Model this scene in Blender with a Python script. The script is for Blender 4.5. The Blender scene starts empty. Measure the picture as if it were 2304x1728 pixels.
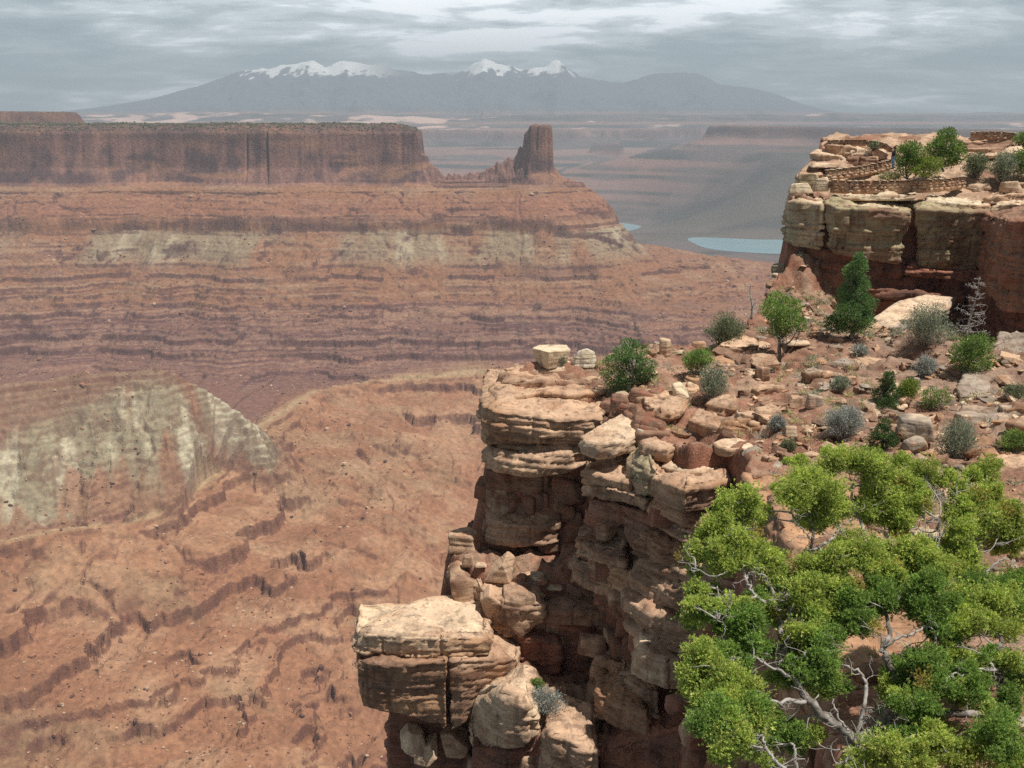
import bpy, bmesh, math, random
import numpy as np
from mathutils import Vector, Matrix, Euler

# ------------------------------------------------------------------ camera, sky, sun, exposure
SC = bpy.context.scene
COL = SC.collection
F = 1000.0                      # focal length in pixels of a 1024 px wide frame
PITCH = math.radians(14.68)
CP, SP = math.cos(PITCH), math.sin(PITCH)

cam_data = bpy.data.cameras.new("camera")
cam = bpy.data.objects.new("camera", cam_data)
COL.objects.link(cam)
cam_data.sensor_width = 36.0
cam_data.lens = 36.0 * F / 1024.0
cam_data.clip_start = 0.2
cam_data.clip_end = 90000.0
cam.location = (0, 0, 0)
cam.rotation_euler = (math.radians(90) - PITCH, 0, 0)
SC.camera = cam

SUN_EL, SUN_AZ = math.radians(67), math.radians(114)     # azimuth clockwise from +Y (view direction)
sun_dir = Vector((math.sin(SUN_AZ) * math.cos(SUN_EL), math.cos(SUN_AZ) * math.cos(SUN_EL), math.sin(SUN_EL)))
sd = bpy.data.lights.new("sun", 'SUN')
sd.energy = 5.0
sd.angle = math.radians(0.5)
sd.color = (1.0, 0.95, 0.87)
sun = bpy.data.objects.new("sun", sd)
COL.objects.link(sun)
sun.rotation_euler = (-sun_dir).to_track_quat('-Z', 'Y').to_euler()

SC.view_settings.view_transform = 'Standard'
SC.view_settings.look = 'None'
SC.view_settings.gamma = 1.0
SC.view_settings.exposure = 0.28
SC.render.engine = 'CYCLES'
SC.cycles.use_denoising = False      # the photograph has the grain of a small sensor
SC.cycles.max_bounces = 5
SC.cycles.diffuse_bounces = 3
SC.cycles.glossy_bounces = 2
SC.cycles.transmission_bounces = 2
SC.cycles.volume_bounces = 0
SC.cycles.transparent_max_bounces = 6
SC.cycles.use_adaptive_sampling = True
SC.cycles.adaptive_threshold = 0.01


def NT(nt, typ, **kw):
    n = nt.nodes.new(typ)
    for k, v in kw.items():
        if k == 'inp':
            for kk, vv in v.items():
                n.inputs[kk].default_value = vv
        else:
            setattr(n, k, v)
    return n


def math_node(nt, op, a, b=None, clamp=False):
    n = nt.nodes.new('ShaderNodeMath')
    n.operation = op
    n.use_clamp = clamp
    for i, s in enumerate((a, b)):
        if s is None:
            continue
        if isinstance(s, (int, float)):
            n.inputs[i].default_value = s
        else:
            nt.links.new(s, n.inputs[i])
    return n.outputs[0]


def ramp(nt, fac, stops, interp='EASE'):
    n = nt.nodes.new('ShaderNodeValToRGB')
    n.color_ramp.interpolation = interp
    el = n.color_ramp.elements
    while len(el) > 1:
        el.remove(el[0])
    el[0].position = stops[0][0]
    el[0].color = stops[0][1]
    for p, c in stops[1:]:
        e = el.new(p)
        e.color = c
    nt.links.new(fac, n.inputs[0])
    return n.outputs[0]


def g(v):
    return (v, v, v, 1)


def mixc(nt, fac, a, b, mode='MIX'):
    n = nt.nodes.new('ShaderNodeMix')
    n.data_type = 'RGBA'
    n.blend_type = mode
    n.clamp_factor = True
    for s, idx in ((fac, 0), (a, 6), (b, 7)):
        if isinstance(s, (int, float)):
            n.inputs[idx].default_value = s
        elif isinstance(s, tuple):
            n.inputs[idx].default_value = s
        else:
            nt.links.new(s, n.inputs[idx])
    return n.outputs[2]


def build_world():
    w = bpy.data.worlds.new("World")
    SC.world = w
    w.use_nodes = True
    nt = w.node_tree
    nt.nodes.clear()
    out = NT(nt, 'ShaderNodeOutputWorld')
    sky = NT(nt, 'ShaderNodeTexSky', sky_type='NISHITA')
    sky.sun_disc = False
    sky.sun_elevation = SUN_EL
    sky.sun_rotation = SUN_AZ
    sky.altitude = 1800
    bg = NT(nt, 'ShaderNodeBackground')
    bg.inputs[1].default_value = 0.07
    nt.links.new(sky.outputs[0], bg.inputs[0])
    # cloud deck: direction projected on a flat layer overhead
    tc = NT(nt, 'ShaderNodeTexCoord')
    sep = NT(nt, 'ShaderNodeSeparateXYZ')
    nt.links.new(tc.outputs['Generated'], sep.inputs[0])
    zc = math_node(nt, 'MAXIMUM', sep.outputs[2], 0.0)
    zz = math_node(nt, 'ADD', zc, 0.14)
    px = math_node(nt, 'DIVIDE', sep.outputs[0], zz)
    py = math_node(nt, 'DIVIDE', sep.outputs[1], zz)
    comb = NT(nt, 'ShaderNodeCombineXYZ')
    nt.links.new(px, comb.inputs[0])
    nt.links.new(py, comb.inputs[1])
    comb.inputs[2].default_value = 3.7

    def noise(scale, detail, rough, off, sx=1.0, sy=1.0):
        mp = NT(nt, 'ShaderNodeMapping')
        mp.inputs['Location'].default_value = off
        mp.inputs['Scale'].default_value = (sx, sy, 1)
        nt.links.new(comb.outputs[0], mp.inputs[0])
        n = NT(nt, 'ShaderNodeTexNoise')
        n.inputs['Scale'].default_value = scale
        n.inputs['Detail'].default_value = detail
        n.inputs['Roughness'].default_value = rough
        n.inputs['Distortion'].default_value = 0.3
        nt.links.new(mp.outputs[0], n.inputs['Vector'])
        return n.outputs[0]
    n1 = noise(1.25, 7, 0.55, CLOUD_OFF, 1.0, 1.15)
    n2 = noise(4.2, 6, 0.6, (1.3, -2.2, 0.6), 0.8, 1.25)
    s = math_node(nt, 'ADD', math_node(nt, 'MULTIPLY', n1, 0.7), math_node(nt, 'MULTIPLY', n2, 0.3))
    # the thin bright part of the deck that the sun shines through, upper middle of the view
    dx = math_node(nt, 'SUBTRACT', sep.outputs[0], -0.06)
    gx = math_node(nt, 'MULTIPLY', math_node(nt, 'MULTIPLY', dx, dx), -16.0)
    gx = math_node(nt, 'EXPONENT', gx)
    elev = NT(nt, 'ShaderNodeMapRange', inp={1: -0.01, 2: 0.10, 3: 0.0, 4: 1.0})
    elev.interpolation_type = 'SMOOTHSTEP'
    nt.links.new(sep.outputs[2], elev.inputs[0])
    b = math_node(nt, 'MULTIPLY', gx, elev.outputs[0])
    s2 = math_node(nt, 'ADD', s, math_node(nt, 'MULTIPLY', b, 0.18))
    amp = ramp(nt, s2, [(0.38, g(0.27)), (0.46, g(0.38)), (0.53, g(0.60)), (0.59, g(0.92)), (0.66, g(1.6))], 'EASE')
    tint = ramp(nt, s2, [(0.38, (0.80, 0.99, 1.02, 1)), (0.60, (0.93, 1.0, 1.01, 1)), (0.70, (1, 1, 1, 1))])
    cc = mixc(nt, 1.0, amp, tint, 'MULTIPLY')
    over = NT(nt, 'ShaderNodeMapRange', inp={1: 0.15, 2: 0.40, 3: 1.0, 4: 0.34})  # sky dimmed overhead as well, to weaken the fill light
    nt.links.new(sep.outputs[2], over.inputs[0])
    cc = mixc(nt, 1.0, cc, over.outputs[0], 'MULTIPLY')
    back = NT(nt, 'ShaderNodeMapRange', inp={1: -0.1, 2: 0.75, 3: 0.3, 4: 1.0})   # sky dimmed behind the viewer, added to cut the fill light
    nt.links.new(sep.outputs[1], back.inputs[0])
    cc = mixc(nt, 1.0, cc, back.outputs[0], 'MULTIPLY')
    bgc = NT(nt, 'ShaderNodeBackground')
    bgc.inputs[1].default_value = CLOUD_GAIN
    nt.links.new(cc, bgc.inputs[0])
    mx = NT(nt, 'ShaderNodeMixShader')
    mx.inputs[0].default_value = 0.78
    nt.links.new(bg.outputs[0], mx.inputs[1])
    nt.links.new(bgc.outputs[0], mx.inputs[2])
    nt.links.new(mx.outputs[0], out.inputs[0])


CLOUD_OFF = (0.4, 1.9, 0.2)
CLOUD_GAIN = 1.28
build_world()


# ------------------------------------------------------------------ helpers
def ray(u, v):
    a = (np.asarray(u, float) - 512) / F
    b = (np.asarray(v, float) - 384) / F
    return a, CP - b * SP, -SP - b * CP


def at(u, v, y):
    a, ry, rz = ray(u, v)
    t = y / ry
    return (float(a * t), float(y), float(rz * t))


def atz(u, v, z):
    a, ry, rz = ray(u, v)
    t = z / rz
    return (float(a * t), float(ry * t), float(z))


def _hash(ix, iy, iz, seed):
    h = (ix.astype(np.uint32) * np.uint32(374761393) + iy.astype(np.uint32) * np.uint32(668265263)
         + iz.astype(np.uint32) * np.uint32(2246822519) + np.uint32((seed * 3266489917) & 0xffffffff))
    h ^= h >> np.uint32(15)
    h *= np.uint32(2246822519)
    h ^= h >> np.uint32(13)
    h *= np.uint32(3266489917)
    h ^= h >> np.uint32(16)
    return (h & np.uint32(0xffffff)).astype(np.float32) / np.float32(8388607.5) - np.float32(1)


def vnoise2(x, y, seed=0):
    x = np.asarray(x, np.float32)
    y = np.asarray(y, np.float32)
    xf, yf = np.floor(x), np.floor(y)
    tx, ty = x - xf, y - yf
    ix, iy = xf.astype(np.int32), yf.astype(np.int32)
    z0 = np.zeros(1, np.int32)
    tx = tx * tx * tx * (tx * (tx * 6 - 15) + 10)
    ty = ty * ty * ty * (ty * (ty * 6 - 15) + 10)
    a = _hash(ix, iy, z0, seed)
    b = _hash(ix + 1, iy, z0, seed)
    c = _hash(ix, iy + 1, z0, seed)
    d = _hash(ix + 1, iy + 1, z0, seed)
    return (a + (b - a) * tx) * (1 - ty) + (c + (d - c) * tx) * ty


def fbm2(x, y, oct=4, seed=0, gain=0.5, lac=2.03):
    s, amp, n = 0.0, 1.0, 0.0
    ca, sa = 0.8, 0.6
    for o in range(oct):
        s = s + amp * vnoise2(x, y, seed + o * 17)
        n += amp
        amp *= gain
        x, y = (x * ca - y * sa) * lac + 3.1, (x * sa + y * ca) * lac - 1.7
    return s / n * 1.6


def vnoise3(x, y, z, seed=0):
    x = np.asarray(x, np.float32); y = np.asarray(y, np.float32); z = np.asarray(z, np.float32)
    xf, yf, zf = np.floor(x), np.floor(y), np.floor(z)
    tx, ty, tz = x - xf, y - yf, z - zf
    ix, iy, iz = xf.astype(np.int32), yf.astype(np.int32), zf.astype(np.int32)
    tx = tx * tx * tx * (tx * (tx * 6 - 15) + 10)
    ty = ty * ty * ty * (ty * (ty * 6 - 15) + 10)
    tz = tz * tz * tz * (tz * (tz * 6 - 15) + 10)
    r = []
    for k in (0, 1):
        a = _hash(ix, iy, iz + k, seed)
        b = _hash(ix + 1, iy, iz + k, seed)
        c = _hash(ix, iy + 1, iz + k, seed)
        d = _hash(ix + 1, iy + 1, iz + k, seed)
        r.append((a + (b - a) * tx) * (1 - ty) + (c + (d - c) * tx) * ty)
    return r[0] + (r[1] - r[0]) * tz


def fbm3(x, y, z, oct=4, seed=0, gain=0.5, lac=2.03):
    s, amp, n = 0.0, 1.0, 0.0
    for o in range(oct):
        s = s + amp * vnoise3(x, y, z, seed + o * 17)
        n += amp
        amp *= gain
        x, y, z = (x * 0.8 - y * 0.6) * lac + 3.1, (x * 0.6 + y * 0.8) * lac - 1.7, z * lac + 5.3
    return s / n * 1.6


def sstep(a, b, x):
    t = np.clip((x - a) / (b - a), 0, 1)
    return t * t * (3 - 2 * t)


def lerp(a, b, t):
    return a + (b - a) * t


def seg_dist(px, py, x0, y0, x1, y1):
    dx, dy = x1 - x0, y1 - y0
    t = np.clip(((px - x0) * dx + (py - y0) * dy) / (dx * dx + dy * dy + 1e-9), 0, 1)
    return np.hypot(px - x0 - t * dx, py - y0 - t * dy), t


def sdf_poly(px, py, poly):
    d = np.full(px.shape, 1e9)
    ins = np.zeros(px.shape, bool)
    n = len(poly)
    for i in range(n):
        x0, y0 = poly[i][:2]
        x1, y1 = poly[(i + 1) % n][:2]
        dd, _ = seg_dist(px, py, x0, y0, x1, y1)
        d = np.minimum(d, dd)
        c = ((y0 > py) != (y1 > py))
        with np.errstate(divide='ignore', invalid='ignore'):
            xi = (x1 - x0) * (py - y0) / ((y1 - y0) if y1 != y0 else 1e-9) + x0
        ins ^= c & (px < xi)
    return np.where(ins, -d, d)


def line_dist(px, py, pts):
    """distance to an open polyline and the value (3rd component) at the nearest point"""
    best = np.full(px.shape, 1e9)
    val = np.zeros(px.shape)
    for i in range(len(pts) - 1):
        dd, t = seg_dist(px, py, pts[i][0], pts[i][1], pts[i + 1][0], pts[i + 1][1])
        m = dd < best
        best = np.where(m, dd, best)
        val = np.where(m, pts[i][2] + t * (pts[i + 1][2] - pts[i][2]), val)
    return best, val


def new_mesh(name, verts, faces, mat=None, parent=None, smooth=True, col=None, mats=None, midx=None):
    """verts (N,3) array, faces (M,3|4) int array; one linked mesh object"""
    verts = np.ascontiguousarray(verts, np.float32)
    faces = np.ascontiguousarray(faces, np.int32)
    me = bpy.data.meshes.new(name)
    n, k = faces.shape
    me.vertices.add(len(verts))
    me.vertices.foreach_set('co', verts.ravel())
    me.loops.add(n * k)
    me.loops.foreach_set('vertex_index', faces.ravel())
    me.polygons.add(n)
    me.polygons.foreach_set('loop_start', np.arange(0, n * k, k, dtype=np.int32))
    me.polygons.foreach_set('use_smooth', np.full(n, smooth, bool))
    if midx is not None:
        me.polygons.foreach_set('material_index', np.ascontiguousarray(midx, np.int32))
    me.update(calc_edges=True)
    if col is not None:
        a = me.color_attributes.new('Col', 'FLOAT_COLOR', 'POINT')
        c = np.ones((len(verts), 4), np.float32)
        c[:, :3] = col
        a.data.foreach_set('color', c.ravel())
    for m in (mats or ([mat] if mat else [])):
        me.materials.append(m)
    o = bpy.data.objects.new(name, me)
    COL.objects.link(o)
    if parent is not None:
        o.parent = parent
    return o


def grid_faces(nr, nc):
    i = np.arange(nr * nc, dtype=np.int32).reshape(nr, nc)
    return np.stack([i[:-1, :-1], i[:-1, 1:], i[1:, 1:], i[1:, :-1]], -1).reshape(-1, 4)


def tag(o, label=None, cat=None, group=None, kind=None):
    if label: o['label'] = label
    if cat: o['category'] = cat
    if group: o['group'] = group
    if kind: o['kind'] = kind
    return o


def empty(name, loc, rz=0.0):
    o = bpy.data.objects.new(name, None)
    o.empty_display_size = 0.2
    COL.objects.link(o)
    o.location = loc
    o.rotation_euler = (0, 0, rz)
    return o


def simple_mat(name, col, rough=0.9, noise=None, spec=0.2, bump=None):
    """noise = (scale, colour2, lo, hi)"""
    m = bpy.data.materials.new(name)
    m.use_nodes = True
    nt = m.node_tree
    b = nt.nodes['Principled BSDF']
    b.inputs['Base Color'].default_value = (*col, 1)
    b.inputs['Roughness'].default_value = rough
    b.inputs['Specular IOR Level'].default_value = spec
    tc = NT(nt, 'ShaderNodeTexCoord')
    if noise:
        n = NT(nt, 'ShaderNodeTexNoise')
        n.inputs['Scale'].default_value = noise[0]
        n.inputs['Detail'].default_value = 5
        nt.links.new(tc.outputs['Object'], n.inputs['Vector'])
        f = ramp(nt, n.outputs[0], [(noise[2], g(0)), (noise[3], g(1))])
        nt.links.new(mixc(nt, f, (*col, 1), (*noise[1], 1)), b.inputs['Base Color'])
    if bump:
        n = NT(nt, 'ShaderNodeTexNoise')
        n.inputs['Scale'].default_value = bump[0]
        n.inputs['Detail'].default_value = 4
        nt.links.new(tc.outputs['Object'], n.inputs['Vector'])
        bp = NT(nt, 'ShaderNodeBump')
        bp.inputs['Strength'].default_value = 1.0
        bp.inputs['Distance'].default_value = bump[1]
        nt.links.new(n.outputs[0], bp.inputs['Height'])
        nt.links.new(bp.outputs[0], b.inputs['Normal'])
    return m
# ------------------------------------------------------------------ canyon country (all real metres, camera at the origin)
def canyon_material():
    m = bpy.data.materials.new("canyon_rock")
    m.use_nodes = True
    nt = m.node_tree
    b = nt.nodes['Principled BSDF']
    b.inputs['Roughness'].default_value = 0.95
    b.inputs['Specular IOR Level'].default_value = 0.1
    at_ = NT(nt, 'ShaderNodeAttribute', attribute_name='Col')
    tc = NT(nt, 'ShaderNodeTexCoord')
    n = NT(nt, 'ShaderNodeTexNoise')
    n.inputs['Scale'].default_value = 0.16
    n.inputs['Detail'].default_value = 7
    n.inputs['Roughness'].default_value = 0.7
    nt.links.new(tc.outputs['Object'], n.inputs['Vector'])
    f = ramp(nt, n.outputs[0], [(0.3, g(0.72)), (0.7, g(1.25))], 'LINEAR')
    c = mixc(nt, 1.0, at_.outputs['Color'], f, 'MULTIPLY')
    nt.links.new(c, b.inputs['Base Color'])
    bp = NT(nt, 'ShaderNodeBump')
    bp.inputs['Strength'].default_value = 0.9
    bp.inputs['Distance'].default_value = 3.0
    nt.links.new(n.outputs[0], bp.inputs['Height'])
    nt.links.new(bp.outputs[0], b.inputs['Normal'])
    return m


RNG = np.random.RandomState(5)
# strata: remap of elevation into ledges and slopes; beds of uneven thickness
def make_terrace(zlo, zhi, tmin, tmax, seed, hard=0.07, share=0.72):
    r = np.random.RandomState(seed)
    zi, zo = [zlo], [zlo]
    z = zlo
    while z < zhi:
        t = r.uniform(tmin, tmax)
        h = r.uniform(0.6, 1.4) * share
        h = min(h, 0.92)
        zi += [z + t * (1 - hard), z + t]
        zo += [z + t * (1 - h), z + t]
        z += t
    return np.array(zi), np.array(zo)


TER_A = make_terrace(-640, -130, 9, 22, 3)
TER_B = make_terrace(-640, -130, 4, 10, 8)
TER_C = make_terrace(-640, -330, 13, 30, 21, 0.07, 0.62)

MESA = [(-4200, 2150), (-2600, 2240), (-1650, 2290), (-1330, 2350), (-1020, 2290), (-800, 2345), (-560, 2300), (-330, 2318), (-216, 2322),
        (-212, 2400), (-330, 2560), (-700, 2900), (-1500, 3300), (-4200, 3600)]
MESA_UP = [(-4200, 2520), (-1300, 2560), (-1130, 2575), (-1110, 2640), (-1300, 2850), (-4200, 3200)]
SPIRE = [(29, 2318), (48, 2308), (84, 2312), (90, 2348), (82, 2376), (44, 2376), (28, 2350)]
_fin_px = [(414, 150), (425, 158), (436, 168), (443, 175), (462, 176), (476, 173), (488, 172), (498, 164), (507, 160), (515, 155), (522, 147), (530, 150), (556, 170), (566, 182)]
FIN = [at(u, v, 2345) for u, v in _fin_px]
_prof_d = np.array([0, 5, 12, 20, 30, 71, 96, 101, 112, 164, 205, 300, 420, 553, 580, 612, 640, 665, 720, 800, 4000])
_prof_z = np.array([0, -55, -95, -112, -132, -172, -200, -206, -226, -272, -290, -307, -327, -349, -358, -385, -395, -420, -434, -441, -470])

_prof2_d = np.array([0, 5, 12, 20, 30, 110, 150, 158, 164, 240, 320, 400, 480, 560, 620, 720, 4000])
_prof2_z = np.array([0, -55, -95, -112, -132, -172, -196, -206, -226, -268, -306, -342, -380, -418, -436, -442, -470])


def apron(d, x):
    # steep and even in front of the mesa, flattening to a bench towards the right
    return lerp(np.interp(d, _prof2_d, _prof2_z), np.interp(d, _prof_d, _prof_z), sstep(60, 330, x))


_rim_px = [(-260, 600), (-80, 560), (13, 541), (100, 536), (157, 525), (212, 492), (250, 450), (285, 412), (322, 393), (367, 387), (430, 381), (487, 377), (560, 380), (700, 392), (900, 405), (1300, 430)]
RIM = [atz(u, v, -440) for u, v in _rim_px]
RIM_POLY = [(p[0], p[1]) for p in RIM] + [(3500, 1500), (3500, -2500), (-3500, -2500), (-3500, RIM[0][1] - 200)]
CREST = [(-1500, 900, -300), (-1000, 1050, -300)] + [at(0, 384, 1180), at(60, 378, 1215), at(110, 373, 1235), at(157, 369, 1250), at(188, 384, 1270), at(216, 396, 1280), at(238, 408, 1280), at(254, 430, 1270), at(266, 452, 1255)]


def profile_top(z_top):
    return lambda d: np.where(d <= 0, z_top, np.interp(d, _prof_d, _prof_z))


def canyon_height(x, y):
    w1 = fbm2(x / 300, y / 300, 4, 11)
    w2 = fbm2(x / 70, y / 70, 4, 23)
    w3 = fbm2(x / 24, y / 50, 3, 31)
    # ---- far mesa, fin and spire
    flm = sstep(-0.05, 0.6, vnoise2(x / 110, y / 300, 76))
    fl = vnoise2(x / 60, y / 90, 77) * 9 + flm * np.abs(vnoise2(x / 23, y / 60, 78)) * 6 + (0.35 + flm) * vnoise2(x / 8, y / 40, 79) * 1.1
    d = sdf_poly(x, y, MESA)
    sx_ = (x + 216) / 30.0
    near_corner = np.exp(-np.clip(np.abs(sx_), 0, 6) ** 2)
    fl = fl * (1 - sstep(12, 70, d))
    slot = np.exp(-(vnoise2(x / 52, y / 400, 74) / 0.07) ** 2) * sstep(-0.1, 0.3, vnoise2(x / 170, 3.0 + 0 * x, 73))
    fl = fl + (9 * vnoise2(x / 120, y / 300, 75) + 11 * slot) * (1 - sstep(12, 70, d))
    dw = d + fl * (1 - 0.5 * near_corner) + 18 * w1 * (1 - near_corner)
    big = sstep(30, 330, d) * 68
    dm = dw + big * (0.9 * w1 + 0.42 * w2) * 1.0
    top = -7 + 2.5 * w2 + 0.7 * w3 + sstep(0, -140, d) * 3
    hm = np.where(dm <= 0, top, np.maximum(apron(dm, x), -700))
    # rim of ledgy caprock: set-backs in the top thirty metres
    ledge = np.interp(dm, [-42, -26, -24, -12, -10, 0], [0, -3, -9, -12, -20, -26])
    hm = np.where(dm <= 0, np.minimum(hm, top + ledge * 0.62), hm + np.interp(dm, [0, 5, 30], [-16, -6, 0]))
    du = sdf_poly(x, y, MESA_UP) + 5 * w2
    hu = np.where(du <= 0, 25 + 2 * w2, 25 - np.clip(du, 0, 100) * 1.6)
    hm = np.maximum(hm, np.where(du < 25, hu, -999))
    ds = sdf_poly(x, y, SPIRE) + vnoise2(x / 9, y / 9, 41) * 3.2 + vnoise2(x / 4, y / 4, 42) * 1.2
    stop = np.interp(x, [24, 31, 37, 41, 100], [-34, -24, -17, -7, -7]) + 2 * vnoise2(x / 8, y / 8, 43)
    hs = np.where(ds <= 0, stop, np.interp(ds, [0, 4, 8, 18, 30], [0, -84, -112, -128, -140]))
    hs = np.where((ds > 0) & (ds < 7), np.minimum(hs, stop - 2), hs)
    ds2 = sdf_poly(x, y, SPIRE) + sstep(20, 330, ds) * 68 * (0.9 * w1 + 0.42 * w2)
    hs = np.where(ds > 20, apron(ds2, x) - 4, hs)
    df, zf = line_dist(x, y, FIN)
    zf = zf + 7 * vnoise2(x / 8, y / 14, 51) + 5 * vnoise2(x / 3.6, y / 8, 52)
    df2 = df + sstep(20, 330, df) * 68 * (0.9 * w1 + 0.42 * w2)
    hf = np.where(df < 26, zf - np.clip(df - 5, 0, 60) * 2.2, -999)
    hf = np.maximum(hf, apron(df2 - 16, x) + np.interp(df2, [0, 40, 90], [-200, -14, 0]))
    far = np.maximum(np.maximum(hm, hs), hf)
    soft = sstep(0.0, 0.5, fbm2(x / 90, y / 260, 3, 89)) * (far < -190) * (far > -245)
    far = lerp(far, -190 - (np.interp(far, [-245, -226, -206, -190], [55, 38, 17, 0])), soft)
    # ---- floor between and the near bench with its rim
    rim = 0.0                                 # negative on the camera side of the rim; averaged so that no crease is left
    for k in range(6):
        rim = rim + sdf_poly(x + 48 * math.cos(k * 1.0472), y + 48 * math.sin(k * 1.0472), RIM_POLY) / 6
    kw = 0.3 + 0.7 * sstep(-20, 160, -rim)
    s = -(rim + kw * (62 * w1 + 30 * w2 + 9 * w3))
    basin = np.interp(s, [-4000, -500, -60, -4, 0, 26, 60, 140, 230, 330, 520, 800],
                      [-475, -446, -436, -432, -433, -449, -456, -476, -494, -523, -562, -575])
    basin = basin + 2.2 * w2 - 7 * (1 - np.abs(vnoise2(x / 130 + w2 * 0.4, y / 210 + w1 * 0.4, 81))) ** 3 * sstep(30, 120, s) + 16 * sstep(20, 200, s) * w1
    h = np.where(s >= 0, basin, np.maximum(far, basin - 900 * (rim > 700)))
    h = np.where((s < 0) & (s > -60), np.maximum(lerp(basin, far, sstep(0, -60, s)), basin), h)
    # ---- pale ridge
    dr, zr = line_dist(x, y, CREST)
    gul = np.abs(fbm2((x + y * 0.35) / 42, (y - x * 0.35) / 120, 3, 61))
    hr = zr - np.interp(dr, [0, 6, 14, 60, 200, 300, 420], [0, 1, 11, 46, 128, 205, 420]) + 4 * w2 - gul * 15 * sstep(15, 70, dr) + 3
    h = np.maximum(h, hr)
    ridge = sstep(-4, 6, hr - np.maximum(far, basin))
    # ---- rills and washes cut down the slopes
    rg = 1 - np.abs(vnoise2(x / 95 + 0.6 * w2, y / 95 + 0.6 * w1, 83))
    rg2 = 1 - np.abs(vnoise2(x / 37 + 0.5 * w3, y / 37 + 0.5 * w2, 84))
    cut = (6 * rg ** 5 + 3.5 * rg2 ** 4) * (h < -150) * sstep(-430, -400, h + 500 * (s > 0))
    h = h - cut
    jag = (2.6 * vnoise2(x / 15, y / 15, 85) + 1.5 * vnoise2(x / 6.5, y / 6.5, 86) + 0.7 * vnoise2(x / 3, y / 3, 87)) * (h < -150)
    h = h + jag * (0.28 + 0.72 * sstep(-40, 20, s))
    # ---- ledges of the beds
    mask = sstep(-0.15, 0.35, fbm2(x / 150, y / 150, 3, 91)) * 0.85
    dip = 4 * w1 + (x * 0.004)
    zin = h + dip
    ta = np.interp(zin, *TER_A) - dip
    tb = np.interp(zin, *TER_B) - dip
    tc_ = np.interp(zin, *TER_C) - dip
    slopez = (h < -142)
    chute = sstep(0.25, 0.7, fbm2(x / 60, y / 400, 3, 95) + 0.25)       # talus chutes bury the ledges
    hardz = np.interp(h, [-460, -420, -300, -285, -232, -226, -200, -140], [1, 1, 1, 0.4, 0.4, 1, 0.25, 0.12])
    h_far = lerp(h, lerp(tb, ta, 0.5), np.clip(0.75 + mask, 0, 1) * (1 - 0.85 * chute) * hardz)
    m2 = sstep(-0.2, 0.25, fbm2(x / 140, y / 140, 4, 97))
    h_near = lerp(h, lerp(tc_, tb, 0.25), 0.05 + 0.95 * m2) - jag * 0.6
    nearw = sstep(-30, 10, s)
    h2 = np.where(slopez, lerp(h_far, h_near, nearw), h)
    h2 = lerp(h2, lerp(h, tb, 0.5 * sstep(30, 0, dr) + 0.22), ridge * 0.8)
    # the slope under our own cliff, always below the view
    r = np.hypot(x, y)
    own = np.interp(r, [20, 60, 420, 560], [-62, -92, -420, -556])
    h2 = np.where(r < 600, np.minimum(h2, np.maximum(own, -570)), h2)
    h2 = h2 + 0.9 * w3 * (r > 300) + 0.5 * fbm2(x / 7, y / 7, 3, 99)
    return h2, dict(d=dm, ds=ds, df=df, s=s, ridge=ridge, w1=w1, w2=w2, w3=w3, chute=chute, gul=gul)


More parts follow.
